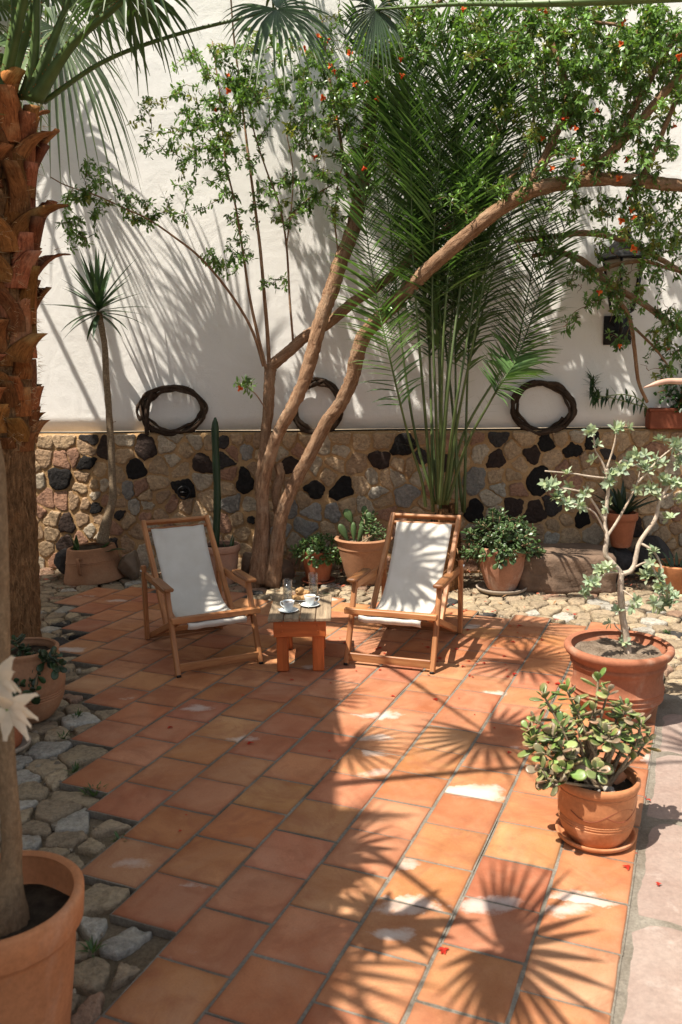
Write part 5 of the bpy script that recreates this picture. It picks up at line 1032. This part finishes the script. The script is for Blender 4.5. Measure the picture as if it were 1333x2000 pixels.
def make_fan_palms():
    rnd = random.Random(31); Y = 5.89
    base = np.array([-2.34, Y, -.03]); top = np.array([-2.19, Y, 3.64]); o = np.array([-2.34, Y, 0.]); t = thing('fan_palm', 'fan palm with a shaggy red brown trunk at the left side of the patio', 'palm', o)
    palm_trunk(t, o, base, top, .182, .165, 1.50, rnd, rb=.228); cr = top + np.array([0, 0, -.02])
    A = lambda px, py, y: at(px, py, y)
    F_ = lambda b, via, hub, n, R, **k: fan_frond(t, o, b, via, hub, n, R, rnd, **k)
    # the stalks seen in the photograph
    F_(A(20, 200, 5.8), [A(32, 90, 5.75)], A(20, -190, 5.6), (.1, -1, .3), .75, w0=.15)
    F_(A(55, 195, 5.80), [A(70, 90, 5.7)], A(75, -160, 5.5), (.1, -1, .4), .72, w0=.13)
    F_(A(62, 195, 5.78), [A(105, 80, 5.7)], A(170, -90, 5.6), (.3, -1, .4), .70, w0=.13)
    F_(A(72, 195, 5.75), [A(140, 90, 5.6), A(220, 20, 5.45)], A(250, -8, 5.35), (.2, -.35, 1), .48, w0=.12, droop=.8)
    F_(A(85, 200, 5.85), [A(200, 122, 5.75), A(330, 72, 5.65), A(470, 36, 5.5)], A(540, 16, 5.4), (.15, -.75, .7), .42, w0=.05, col=(.05, .095, .03), droop=.55, axis=(.7, -.35, -.5))
    F_(A(0, 190, 5.7), [A(-60, 60, 5.5)], A(-170, -60, 5.2), (-.3, -.6, .7), .7, w0=.14)
    F_(A(40, 190, 5.95), [A(60, 110, 6.2)], A(110, 55, 6.7), (.2, -.6, .8), .62, w0=.10, col=(.17, .22, .13), droop=.9, axis=(.5, .2, -.5))
    F_(A(15, 180, 6.0), [A(-10, 150, 6.2)], A(-30, 150, 6.6), (-.1, -1, .4), .50, w0=.09, droop=.6, axis=(.1, .1, -1))
    # fronds overhead whose shadows fall on the tiles: hub = shadow - h * slope of the light
    S = lambda x, y, h: np.array([x - .42 * h, y - .26 * h, h])
    for (x, y, h, R, n) in ((.0, 4.40, 4.35, .44, (0, 0, 1)), (.80, 4.50, 4.6, .60, (0, .1, 1)), (1.25, 5.72, 4.9, .60, (.1, 0, 1)), (1.28, 6.46, 5.0, .6, (0, .2, 1)), (.60, 6.55, 4.7, .62, (0, .1, 1))):
        hub = S(x, y, h); dv = hub - cr; F_(cr + nrm(dv) * .08, [cr + dv * .5 + np.array([0, 0, .38])], hub, n, R, w0=.09, droop=.12, split=.34, nseg=25)
    for i in range(6): auto_frond(t, o, cr, PI + rnd.uniform(-1.5, 1.2), rnd.uniform(.5, 1.35), rnd.uniform(1.1, 1.5), rnd.uniform(.55, .65), rnd)
    # second fan palm, just outside the left of the frame: its fronds make the star shaped shadows in front
    o2 = np.array([-2.55, 2.75, 0]); t2 = thing('fan_palm', 'second fan palm left of the frame whose fronds shade the front tiles', 'palm', o2); cr2 = np.array([-2.5, 2.7, 4.35])
    palm_trunk(t2, o2, np.array([-2.55, 2.75, -.03]), cr2, .19, .17, 3.2, rnd)
    for (x, y, h, R, n) in ((.53, 2.72, 3.25, .72, (.1, 0, 1)), (-.05, 3.35, 4.3, .60, (0, .2, 1)), (-.2, 2.65, 4.3, .6, (0, -.1, 1)), (1.98, 4.15, 5.2, .62, (.2, .1, 1)), (.15, 2.0, 4.4, .6, (0, 0, 1))):
        hub = S(x, y, h); dv = hub - cr2; fan_frond(t2, o2, cr2 + nrm(dv) * .08, [cr2 + dv * .5 + np.array([0, 0, .35])], hub, n, R, rnd, w0=.09, droop=.10, split=.34, nseg=25)
    for i in range(7): auto_frond(t2, o2, cr2, PI + rnd.uniform(-1.6, 1.6), rnd.uniform(.5, 1.3), rnd.uniform(1.1, 1.4), .6, rnd)
    # third palm in the back corner beside the white wall: streaks the wall with shade
    o3 = np.array([-4.05, 7.6, 0]); t3 = thing('fan_palm', 'third fan palm in the far left corner beside the white wall', 'palm', o3); cr3 = np.array([-4.0, 7.6, 5.2])
    palm_trunk(t3, o3, np.array([-4.05, 7.6, -.03]), cr3, .19, .17, 4.0, rnd)
    for i in range(17):
        az = rnd.uniform(-.5, 1.25) if i < 13 else rnd.uniform(0, 6.28); auto_frond(t3, o3, cr3, az, rnd.uniform(.1, 1.2), rnd.uniform(1.2, 1.9), .72, rnd, sag=.7, droop=.6, split=.25, nseg=30)
    # hanging blade and thick stalk crossing the top of the picture
    t4 = thing('fan_palm', 'fan palm behind the tree whose thick green stalk and hanging blade cross the top edge', 'palm', (3.6, 4.6, 0)); o4 = np.array([3.6, 4.6, 0]); cr4 = np.array([3.5, 4.7, 3.9])
    palm_trunk(t4, o4, np.array([3.6, 4.6, -.03]), cr4, .19, .17, 3.0, rnd)
    fan_frond(t4, o4, cr4, [A(1150, 4, 5.3), A(900, 8, 5.8)], A(735, 18, 6.3), (-.3, -1, .1), .28, rnd, w0=.11, droop=.6, axis=(-.25, .1, -1), col=(.035, .065, .03))
    for i in range(8): auto_frond(t4, o4, cr4, i * .8, rnd.uniform(.4, 1.2), 1.3, .62, rnd)
make_fan_palms()
# ================================================================== DATE PALM CLUMP
def feather(parent, o, pts, ll, rnd, n=64, start=.30, col=(.06, .11, .045), stalkc=(.10, .14, .045), w0=.030, hang=.5, roll=0., wid=.034):
    pth = spline(pts, 14); N = len(pth); mb = MB(); T = np.gradient(pth, axis=0)
    k = int(N * start); up0 = None
    for side in (-1, 1):
        for i in range(n):
            f = start + (1 - start) * (i + rnd.uniform(-.3, .3)) / n; f = min(max(f, start), .995); x = f * (N - 1); a = int(x); p = lerp(pth[a], pth[min(a + 1, N - 1)], x - a) - o; t = nrm(T[a]); g = (f - start) / (1 - start)
            s = nrm(np.cross(t, (math.sin(roll), -math.cos(roll), .25))); u = np.cross(s, t); fwd = lerp(.55, 1.25, g); L = ll * (math.sin(PI * (.12 + .80 * g)) ** .55) * rnd.uniform(.85, 1.1)
            d = nrm(s * side + t * fwd * rnd.uniform(.7, 1.2) + u * rnd.uniform(-.15, .55)); c = np.array(col) * rnd.uniform(.6, 1.45); sword(mb, p, d, L, wid * rnd.uniform(.8, 1.15), hang * rnd.uniform(.3, 1.3), c, rnd, 4, .45, up=(t[0], t[1], t[2]))
        for i in range(5):                                        # spines low on the stalk
            x = int(N * start * (.45 + .5 * i / 5)); t = nrm(T[x]); s = nrm(np.cross(t, (0, -1, .2))); d = nrm(s * side * .8 + t * .5); sword(mb, pth[x] - o, d, rnd.uniform(.06, .16), .006, 0, (.20, .20, .07), rnd, 2, .4)
    mb.tube(pth - o, np.interp(np.linspace(0, 1, N), [0, .2, .5, 1], [w0 * .55, w0 * .42, w0 * .26, .003]), 7, np.array(stalkc) * rnd.uniform(.7, 1.2), mi=1, rnd=rnd); return mb.build('frond', [Mt['palm_leaf'], Mt['stalk']], parent)
def make_date_palm():
    rnd = random.Random(41); o = np.array([.98, 7.85, 0]); t = thing('date_palm', 'bushy date palm with many upright feather fronds behind the right chair', 'palm', o); A = at
    mb = MB()
    for i in range(9): a = i * 2.4; r = rnd.uniform(.02, .10); q = np.array([r * math.cos(a), r * math.sin(a), 0]); mb.tube(spline([q, q * 1.2 + np.array([0, 0, .3]), q * .9 + np.array([0, 0, .66 + rnd.uniform(0, .15)])], 5), [.085, .082, .08, .078, .076, .072, .068, .062, .055, .05, .04][:11], 9, np.array((.8, .7, .6)) * rnd.uniform(.6, 1.1), wob=.14, rnd=rnd)
    mb.build('trunk', Mt['palm_fibre'], t); mb = MB()
    for i in range(320): a = rnd.uniform(0, 6.28); r = rnd.uniform(.05, .26); z = rnd.uniform(0, .75) * (1 - r * 1.6); q = np.array([r * math.cos(a), r * math.sin(a) * .8, max(.01, z)]); sword(mb, q, rv(rnd) + np.array([0, 0, -.2]), rnd.uniform(.06, .22), .012, .4, np.array((.22, .11, .05)) * rnd.uniform(.3, 1.4), rnd, 3, .2)
    x = mb.build('dead_leaves', Mt['litter'], t); x['kind'] = 'stuff'
    B = lambda x, y=7.85: A(x, 985, y)
    fr = [ # photo pixels with depth: stalk foot, ..., tip ; leaflet length
        ([(832, 990, 7.8), (824, 937, 7.75), (797, 847, 7.6), (762, 700, 7.35), (738, 590, 7.2), (715, 440, 7.0), (712, 300, 6.9)], .42), ([(845, 985, 7.8), (830, 800, 7.6), (815, 620, 7.4), (806, 470, 7.25), (803, 300, 7.1), (799, 187, 7.0), (778, 30, 6.9)], .56), ([(850, 985, 7.9), (812, 850, 7.9), (786, 680, 7.9), (770, 520, 7.9), (752, 350, 7.9), (720, 180, 7.9)], .5),
        ([(858, 985, 7.7), (852, 800, 7.5), (845, 600, 7.3), (850, 420, 7.2), (868, 240, 7.1), (905, 90, 7.0)], .55), ([(866, 985, 7.75), (890, 800, 7.4), (915, 650, 7.1), (945, 430, 6.8), (965, 330, 6.7), (996, 225, 6.6), (1024, 110, 6.55)], .40), ([(872, 985, 7.8), (895, 820, 7.7), (930, 640, 7.5), (955, 480, 7.4), (970, 300, 7.3), (955, 130, 7.2)], .52), ([(868, 985, 7.9), (905, 850, 7.85), (965, 745, 7.8), (1005, 690, 7.75), (1024, 613, 7.7), (1050, 480, 7.6), (1085, 350, 7.5)], .42), ([(862, 985, 7.8), (870, 800, 7.8), (885, 600, 7.9), (900, 400, 7.95), (930, 200, 8.0), (985, 60, 8.0)], .55),
        ([(874, 985, 7.7), (912, 870, 7.5), (955, 790, 7.35), (985, 740, 7.25), (1015, 690, 7.15), (1060, 560, 7.0), (1110, 430, 6.9)], .36), ([(855, 985, 8.0), (842, 780, 8.1), (838, 560, 8.15), (830, 330, 8.2), (800, 120, 8.2)], .5), ([(860, 985, 7.6), (876, 760, 7.3), (900, 560, 7.2), (925, 380, 7.1), (945, 200, 7.05), (950, 40, 7.0)], .5), ([(860, 985, 7.8), (862, 820, 7.6), (868, 640, 7.45), (882, 470, 7.3), (895, 330, 7.25), (880, 180, 7.2), (845, 60, 7.2)], .55), ([(866, 985, 7.85), (900, 790, 7.9), (945, 600, 8.0), (1000, 420, 8.05), (1070, 280, 8.1)], .46)]
    for L, ll in fr: feather(t, o, [A(px, py, max(y, 7.45 if py < 700 else y)) for px, py, y in L], ll * 1.1, rnd, 62, .40, np.array((.115, .20, .07)) * rnd.uniform(.7, 1.4), roll=rnd.uniform(-.5, .5))
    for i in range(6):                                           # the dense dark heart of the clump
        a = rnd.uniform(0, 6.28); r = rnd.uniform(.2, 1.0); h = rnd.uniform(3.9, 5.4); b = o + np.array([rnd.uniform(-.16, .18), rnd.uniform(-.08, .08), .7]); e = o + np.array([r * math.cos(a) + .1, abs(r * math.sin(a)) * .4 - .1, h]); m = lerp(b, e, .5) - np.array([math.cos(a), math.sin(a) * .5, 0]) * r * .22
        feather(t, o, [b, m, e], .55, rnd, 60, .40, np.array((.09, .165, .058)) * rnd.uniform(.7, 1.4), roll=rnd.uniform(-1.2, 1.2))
make_date_palm()
# ================================================================== POMEGRANATE TREE
def make_pomegranate():
    rnd = random.Random(51); o = np.array([-.74, 8.0, 0]); t = thing('pomegranate_tree', 'crooked pomegranate tree with several leaning trunks and orange red flowers', 'tree', o); sm = MB(); nodes = []
    def limb(L, r, sides=12, rec=1, wob=.06, n=8):
        pth = spline([at(x, y, d) for x, y, d in L], n); rr = .9 * np.interp(np.linspace(0, 1, len(pth)), np.linspace(0, 1, len(r)), r); b = MB(); b.tube(pth - o, rr, sides, np.array((1, .97, .93)) * rnd.uniform(.9, 1.1), wob=wob, rnd=rnd); b.build('branch' if max(r) < .05 else 'trunk', Mt['tree_bark'], t)
        if rec: nodes.extend(list(pth[len(pth) // 6:]))
    limb([(498, 1150, 7.98), (505, 1080, 8.0), (512, 1000, 8.05), (508, 945, 8.08), (516, 880, 8.1), (524, 800, 8.12), (527, 740, 8.15), (530, 712, 8.15)], (.08, .062, .056, .054, .056, .060), 20, 0, .14)
    limb([(528, 716, 8.15), (560, 690, 8.15), (600, 655, 8.1), (640, 632, 8.1), (690, 590, 8.05), (735, 562, 8.0), (800, 510, 7.9), (880, 440, 7.8)], (.062, .058, .055, .048, .035), 14)
    limb([(512, 1140, 7.95), (515, 1040, 8.02), (514, 960, 8.05), (528, 890, 8.0), (545, 842, 7.98), (570, 797, 7.96), (595, 742, 7.95), (610, 690, 7.95), (627, 625, 7.95), (646, 572, 7.95), (664, 515, 7.95), (687, 455, 7.95), (705, 375, 8.0), (718, 285, 8.0), (726, 217, 8.05), (740, 120, 8.1), (755, 30, 8.1), (765, -60, 8.1)], (.074, .062, .062, .066, .070, .072, .070, .064, .054, .042), 22, 1, .13)
    limb([(532, 1145, 7.92), (541, 1070, 7.95), (552, 1000, 8.0), (580, 935, 7.98), (605, 890, 7.95), (638, 825, 7.9), (664, 790, 7.85), (688, 740, 7.8), (698, 695, 7.75), (715, 650, 7.7), (752, 612, 7.6), (790, 572, 7.5), (830, 532, 7.4), (900, 470, 7.25), (960, 420, 7.1), (1010, 387, 7.0), (1060, 366, 6.9), (1150, 350, 6.8), (1240, 352, 6.7), (1345, 362, 6.6), (1430, 345, 6.5), (1500, 300, 6.4)], (.085, .066, .064, .066, .070, .068, .066, .064, .060, .054, .048, .044), 22, 1, .13)
    limb([(520, 1150, 8.1), (530, 1080, 8.12), (545, 1020, 8.14), (540, 960, 8.14), (548, 930, 8.15), (543, 905, 8.15)], (.06, .055, .052, .05, .045), 14, 0, .12)
    for L, r in (([(1130, 352, 6.82), (1190, 300, 6.75), (1240, 250, 6.7), (1290, 190, 6.6), (1345, 130, 6.5), (1430, 60, 6.4)], (.042, .036, .03)), ([(1015, 384, 7.0), (1060, 320, 7.0), (1085, 262, 7.0), (1108, 205, 7.0), (1100, 140, 7.05), (1075, 60, 7.1), (1065, -30, 7.1)], (.045, .035, .022)), ([(1160, 325, 6.8), (1200, 290, 6.8), (1245, 200, 6.8), (1290, 120, 6.75), (1330, 60, 6.7)], (.038, .03, .02)), ([(1255, 350, 6.7), (1290, 270, 6.7), (1320, 200, 6.7), (1340, 170, 6.7)], (.025, .02, .015)), ([(1010, 470, 7.6), (1080, 462, 7.6), (1145, 455, 7.6), (1215, 468, 7.6), (1280, 500, 7.6), (1345, 540, 7.6), (1420, 600, 7.6)], (.022, .03, .026, .02)), ([(1040, 500, 7.5), (1085, 492, 7.5), (1130, 505, 7.5), (1165, 530, 7.5), (1210, 565, 7.5), (1260, 595, 7.45), (1300, 625, 7.4), (1345, 650, 7.4)], (.02, .034, .03, .022)), ([(1165, 530, 7.5), (1210, 515, 7.5), (1260, 510, 7.5), (1310, 525, 7.5), (1345, 535, 7.5)], (.024, .02, .014)), ([(1165, 535, 7.5), (1200, 575, 7.55), (1230, 620, 7.6), (1240, 680, 7.7), (1248, 745, 7.8), (1265, 785, 7.9)], (.022, .02, .016)), ([(1240, 640, 7.6), (1280, 680, 7.5), (1310, 720, 7.5)], (.014, .008)), ([(880, 440, 7.9), (940, 400, 7.9), (1010, 330, 7.9), (1040, 250, 7.95), (1050, 160, 8.0)], (.03, .02, .012)), ([(700, 430, 7.97), (676, 330, 8.0), (660, 240, 8.0), (640, 130, 8.05), (630, 40, 8.1)], (.020, .015, .009)), ([(740, 120, 8.1), (790, 60, 8.0), (850, 10, 7.9), (900, -40, 7.9)], (.03, .02, .012)), ([(1075, 60, 7.1), (1130, 20, 7.0), (1180, -20, 7.0)], (.02, .012)), ([(1345, 150, 6.5), (1240, 60, 6.8), (1150, 40, 6.9)], (.02, .01))): limb(L, r, 9)
    for L, r in (([(527, 730, 8.13), (522, 640, 8.1), (516, 570, 8.1), (508, 480, 8.1), (498, 400, 8.12), (485, 300, 8.15), (472, 190, 8.2), (458, 80, 8.2), (450, -20, 8.2)], (.022, .017, .012, .008)), ([(520, 720, 8.1), (503, 650, 8.05), (488, 580, 8.02), (476, 500, 8.0), (460, 400, 8.0), (440, 310, 8.0), (430, 190, 8.05), (415, 80, 8.1)], (.018, .014, .009, .006)), ([(515, 715, 8.08), (495, 650, 8.0), (465, 595, 7.9), (425, 540, 7.8), (385, 497, 7.7), (340, 462, 7.65), (290, 428, 7.6), (240, 405, 7.55), (190, 382, 7.5), (130, 362, 7.45), (98, 345, 7.4)], (.016, .012, .008, .005)), ([(573, 668, 8.12), (566, 580, 8.1), (560, 480, 8.1), (546, 400, 8.1), (520, 330, 8.1), (495, 250, 8.15), (480, 150, 8.2)], (.013, .010, .006)), ([(560, 480, 8.1), (570, 400, 8.08), (572, 330, 8.05), (560, 260, 8.0)], (.008, .005)), ([(520, 800, 8.05), (500, 770, 7.9), (480, 755, 7.8), (462, 748, 7.7)], (.007, .004)), ([(664, 515, 7.95), (655, 430, 7.9), (665, 340, 7.85), (690, 290, 7.85)], (.010, .006)), ([(560, 430, 8.1), (600, 390, 8.0), (650, 360, 7.95), (690, 330, 7.9)], (.008, .005))): limb(L, r, 7, 1, .04)
    # twigs grow out to targets scattered through the crown, each from the nearest wood
    blobs = [ # px, py, rx, ry, depth range, count
        (420, 170, 90, 90, 7.7, 8.2, 46), (360, 250, 110, 75, 7.6, 8.2, 46), (470, 240, 60, 90, 7.7, 8.2, 44), (320, 400, 70, 60, 7.5, 8.1, 10), (400, 350, 50, 70, 7.6, 8.1, 16), (155, 430, 35, 60, 7.3, 7.6, 18), (190, 385, 70, 30, 7.3, 7.7, 16), (290, 415, 60, 25, 7.5, 7.8, 12), (185, 330, 25, 18, 7.4, 7.6, 5), (430, 515, 40, 30, 7.7, 8.0, 10), (500, 400, 60, 50, 7.9, 8.2, 14), (570, 390, 50, 55, 7.8, 8.2, 26), (540, 555, 40, 15, 7.9, 8.1, 4), (470, 480, 40, 30, 7.8, 8.1, 8),
        (520, 130, 90, 80, 7.6, 8.2, 46), (600, 180, 80, 90, 7.5, 8.2, 56), (680, 130, 90, 100, 7.3, 8.2, 64), (640, 280, 70, 70, 7.6, 8.1, 30), (690, 230, 60, 80, 7.5, 8.0, 34), (660, 380, 50, 60, 7.7, 8.0, 16), (780, 60, 90, 60, 7.0, 8.1, 46), (880, 60, 90, 70, 6.9, 7.9, 46),
        (1000, 60, 110, 80, 6.6, 7.6, 84), (1100, 110, 110, 110, 6.5, 7.4, 110), (1200, 70, 120, 80, 6.4, 7.2, 105), (1290, 110, 80, 100, 6.3, 7.0, 84), (1080, 240, 70, 60, 6.6, 7.3, 46), (1180, 200, 90, 80, 6.5, 7.1, 64), (1130, 320, 80, 45, 6.5, 7.0, 34), (1250, 290, 80, 70, 6.4, 7.0, 34), (1000, 240, 60, 70, 6.9, 7.6, 20), (1290, 400, 60, 60, 6.6, 7.3, 30), (1210, 420, 70, 50, 6.6, 7.2, 22), (1150, 560, 45, 40, 7.2, 7.5, 22), (1120, 630, 25, 20, 7.3, 7.5, 7), (1300, 500, 45, 60, 7.0, 7.6, 28), (1315, 610, 35, 70, 7.0, 7.5, 24), (1290, 690, 45, 50, 7.2, 7.7, 24), (1230, 560, 60, 60, 7.2, 7.6, 16), (1210, 640, 20, 40, 7.3, 7.5, 7), (770, 590, 25, 25, 7.4, 7.6, 9), (1000, 370, 60, 35, 6.8, 7.1, 12), (1050, 480, 60, 40, 7.2, 7.6, 14), (480, 755, 25, 12, 7.6, 7.9, 4), (730, 330, 40, 60, 7.5, 7.9, 12), (900, -90, 220, 90, 7.5, 8.2, 70), (660, -110, 150, 90, 7.6, 8.3, 90), (1120, -110, 180, 90, 7.1, 7.9, 70), (1440, 130, 110, 150, 6.2, 7.0, 70), (1430, 380, 90, 120, 6.4, 7.2, 36), (1420, 600, 70, 70, 7.3, 7.8, 20), (440, -150, 150, 110, 7.9, 8.5, 100), (600, -240, 150, 80, 7.9, 8.4, 70), (1200, 520, 90, 70, 7.3, 7.6, 26), (1240, 440, 90, 70, 6.9, 7.4, 24), (1080, 60, 150, 120, 7.4, 8.0, 70), (1260, 160, 100, 120, 7.2, 7.8, 50), (900, 400, 60, 40, 7.0, 7.4, 6), (1100, 400, 60, 30, 6.7, 7.0, 12)]
    tg = []
    for px, py, rx, ry, d0, d1, n in blobs:
        for _ in range(int(n * (1.55 if px > 480 and py < 340 else 1.5))):
            a, r = rnd.uniform(0, 6.28), math.sqrt(rnd.random()); tg.append((px + rx * r * math.cos(a), py + ry * r * math.sin(a), rnd.uniform(d0, d1)))
    W = np.array([at(*q) for q in tg]); nd = np.array(nodes); dist = np.array([np.sqrt(((nd - w) ** 2).sum(1)).min() for w in W]); tw = MB(); P = []; D = []; U = []; Ls = []; Wl = []; Cc = []; tips = []
    cap = np.zeros((len(nodes) + 30 * len(W), 3)); nn = len(nodes); cap[:nn] = nd
    for i in np.argsort(dist):
        w = W[i]; k = np.argmin(((cap[:nn] - w) ** 2).sum(1)); s = cap[k].copy(); d = np.linalg.norm(w - s)
        if d > 1.3: continue
        c = lerp(s, w, .55) + rv(rnd) * .10 * d + np.array([0, 0, .16 * d]); tt = np.linspace(0, 1, max(5, int(d / .045)))[:, None]; pth = s * (1 - tt) ** 2 + 2 * c * tt * (1 - tt) + w * tt * tt; pth[1:] += np.array([rv(rnd) for _ in range(len(pth) - 1)]) * .006
        tw.tube(pth - o, np.linspace(.0032 + .004 * min(1, d), .0014, len(pth)), 4, np.array((.85, .75, .7)) * rnd.uniform(.6, 1.1), caps=False, rnd=rnd); m = min(12, len(pth) - 1); cap[nn:nn + m] = pth[1:m + 1]; nn += m; tips.append(w)
        px = tg[i][0]; py = tg[i][1]; young = rnd.random() < .10; hue = np.array((.13, .225, .058)) * rnd.uniform(.55, 1.35) if not young else np.array((.21, .22, .05)) * rnd.uniform(.8, 1.2)
        bare = (px > 1080 and py > 430 and rnd.random() < .3)
        if bare: continue
        q = max(0, len(pth) - 1 - int(.34 / .04))
        for j in range(q, len(pth)):
            for _ in range(3 if j < len(pth) - 1 else 7):
                tdir = nrm(pth[min(j + 1, len(pth) - 1)] - pth[max(j - 1, 0)]); e = rv(rnd); P.append(pth[j] + rv(rnd) * .010 - o); D.append(tdir * rnd.uniform(.1, .9) + nrm(e) * .9 + np.array([0, 0, rnd.uniform(-.35, .25)])); U.append(np.array([-.25, -.2, 1]) + rv(rnd) * .5); L = rnd.uniform(.032, .064); Ls.append(L); Wl.append(L * rnd.uniform(.34, .46)); Cc.append(hue * rnd.uniform(.75, 1.3))
    mb = MB(); leaves(mb, P, D, U, Ls, Wl, Cc, rnd, .22, .22, (.75, 1., .72)); mb.build('foliage', Mt['leaf'], t); x = tw.build('twigs', Mt['tree_bark'], t); x['kind'] = 'stuff'
    # flowers: waxy orange red cups with crumpled petals
    fm = MB(); fm.lathe([(.001, -.018), (.006, -.016), (.009, -.004), (.011, .006), (.016, .016), (.013, .016), (.008, .006), (.001, .003)], 10, (0, 0, 0), (.62, .07, .02))
    for i in range(7): a = i * 2.2; sword(fm, (.006 * math.cos(a), .006 * math.sin(a), .006), (math.cos(a) * .8, math.sin(a) * .8, .9), .030, .024, .9, np.array((.85, .20, .045)) * rnd.uniform(.85, 1.15), rnd, 5, .5, .5)
    fo = fm.build('flower', Mt['petal'], t); TP = np.array(tips); pj = proj(TP); FL = [(445, 148), (447, 176), (422, 216), (596, 96), (620, 73), (643, 76), (655, 138), (658, 150), (648, 128), (683, 106), (694, 168), (715, 160), (630, 190), (617, 305), (654, 232), (735, 193), (783, 118), (785, 150), (710, 330), (868, 78), (845, 92), (1064, 22), (1052, 26), (1029, 51), (1288, 25), (1214, 41), (1207, 52), (1189, 71), (1170, 101), (1324, 109), (1198, 125), (1108, 207), (1102, 232), (1123, 252), (1118, 246), (1170, 217), (1059, 269), (1122, 310), (1138, 322), (1077, 331), (1223, 315), (1210, 350), (1315, 248), (1227, 388), (1232, 406), (1216, 429), (1241, 427), (1225, 469), (1244, 492), (1236, 484), (1169, 569), (1209, 675), (1307, 682), (470, 760), (1046, 15), (905, 20), (1190, 5), (1200, 12), (1250, 70), (1215, 85)]
    for i, (px, py) in enumerate(FL):
        k = np.argmin(((pj - (px, py)) ** 2).sum(1)); y = TP[k][1]; p = at(px, py, y - .22); f = fo if i == 0 else fo.copy()
        if i: COL.objects.link(f); f.parent = t
        f.location = [float(v) for v in p - o]; f.rotation_euler = (rnd.uniform(.6, 2.2), rnd.uniform(-.5, .5), rnd.uniform(-1.2, 1.2)); f.scale = (rnd.uniform(.65, 1.05),) * 3
make_pomegranate()
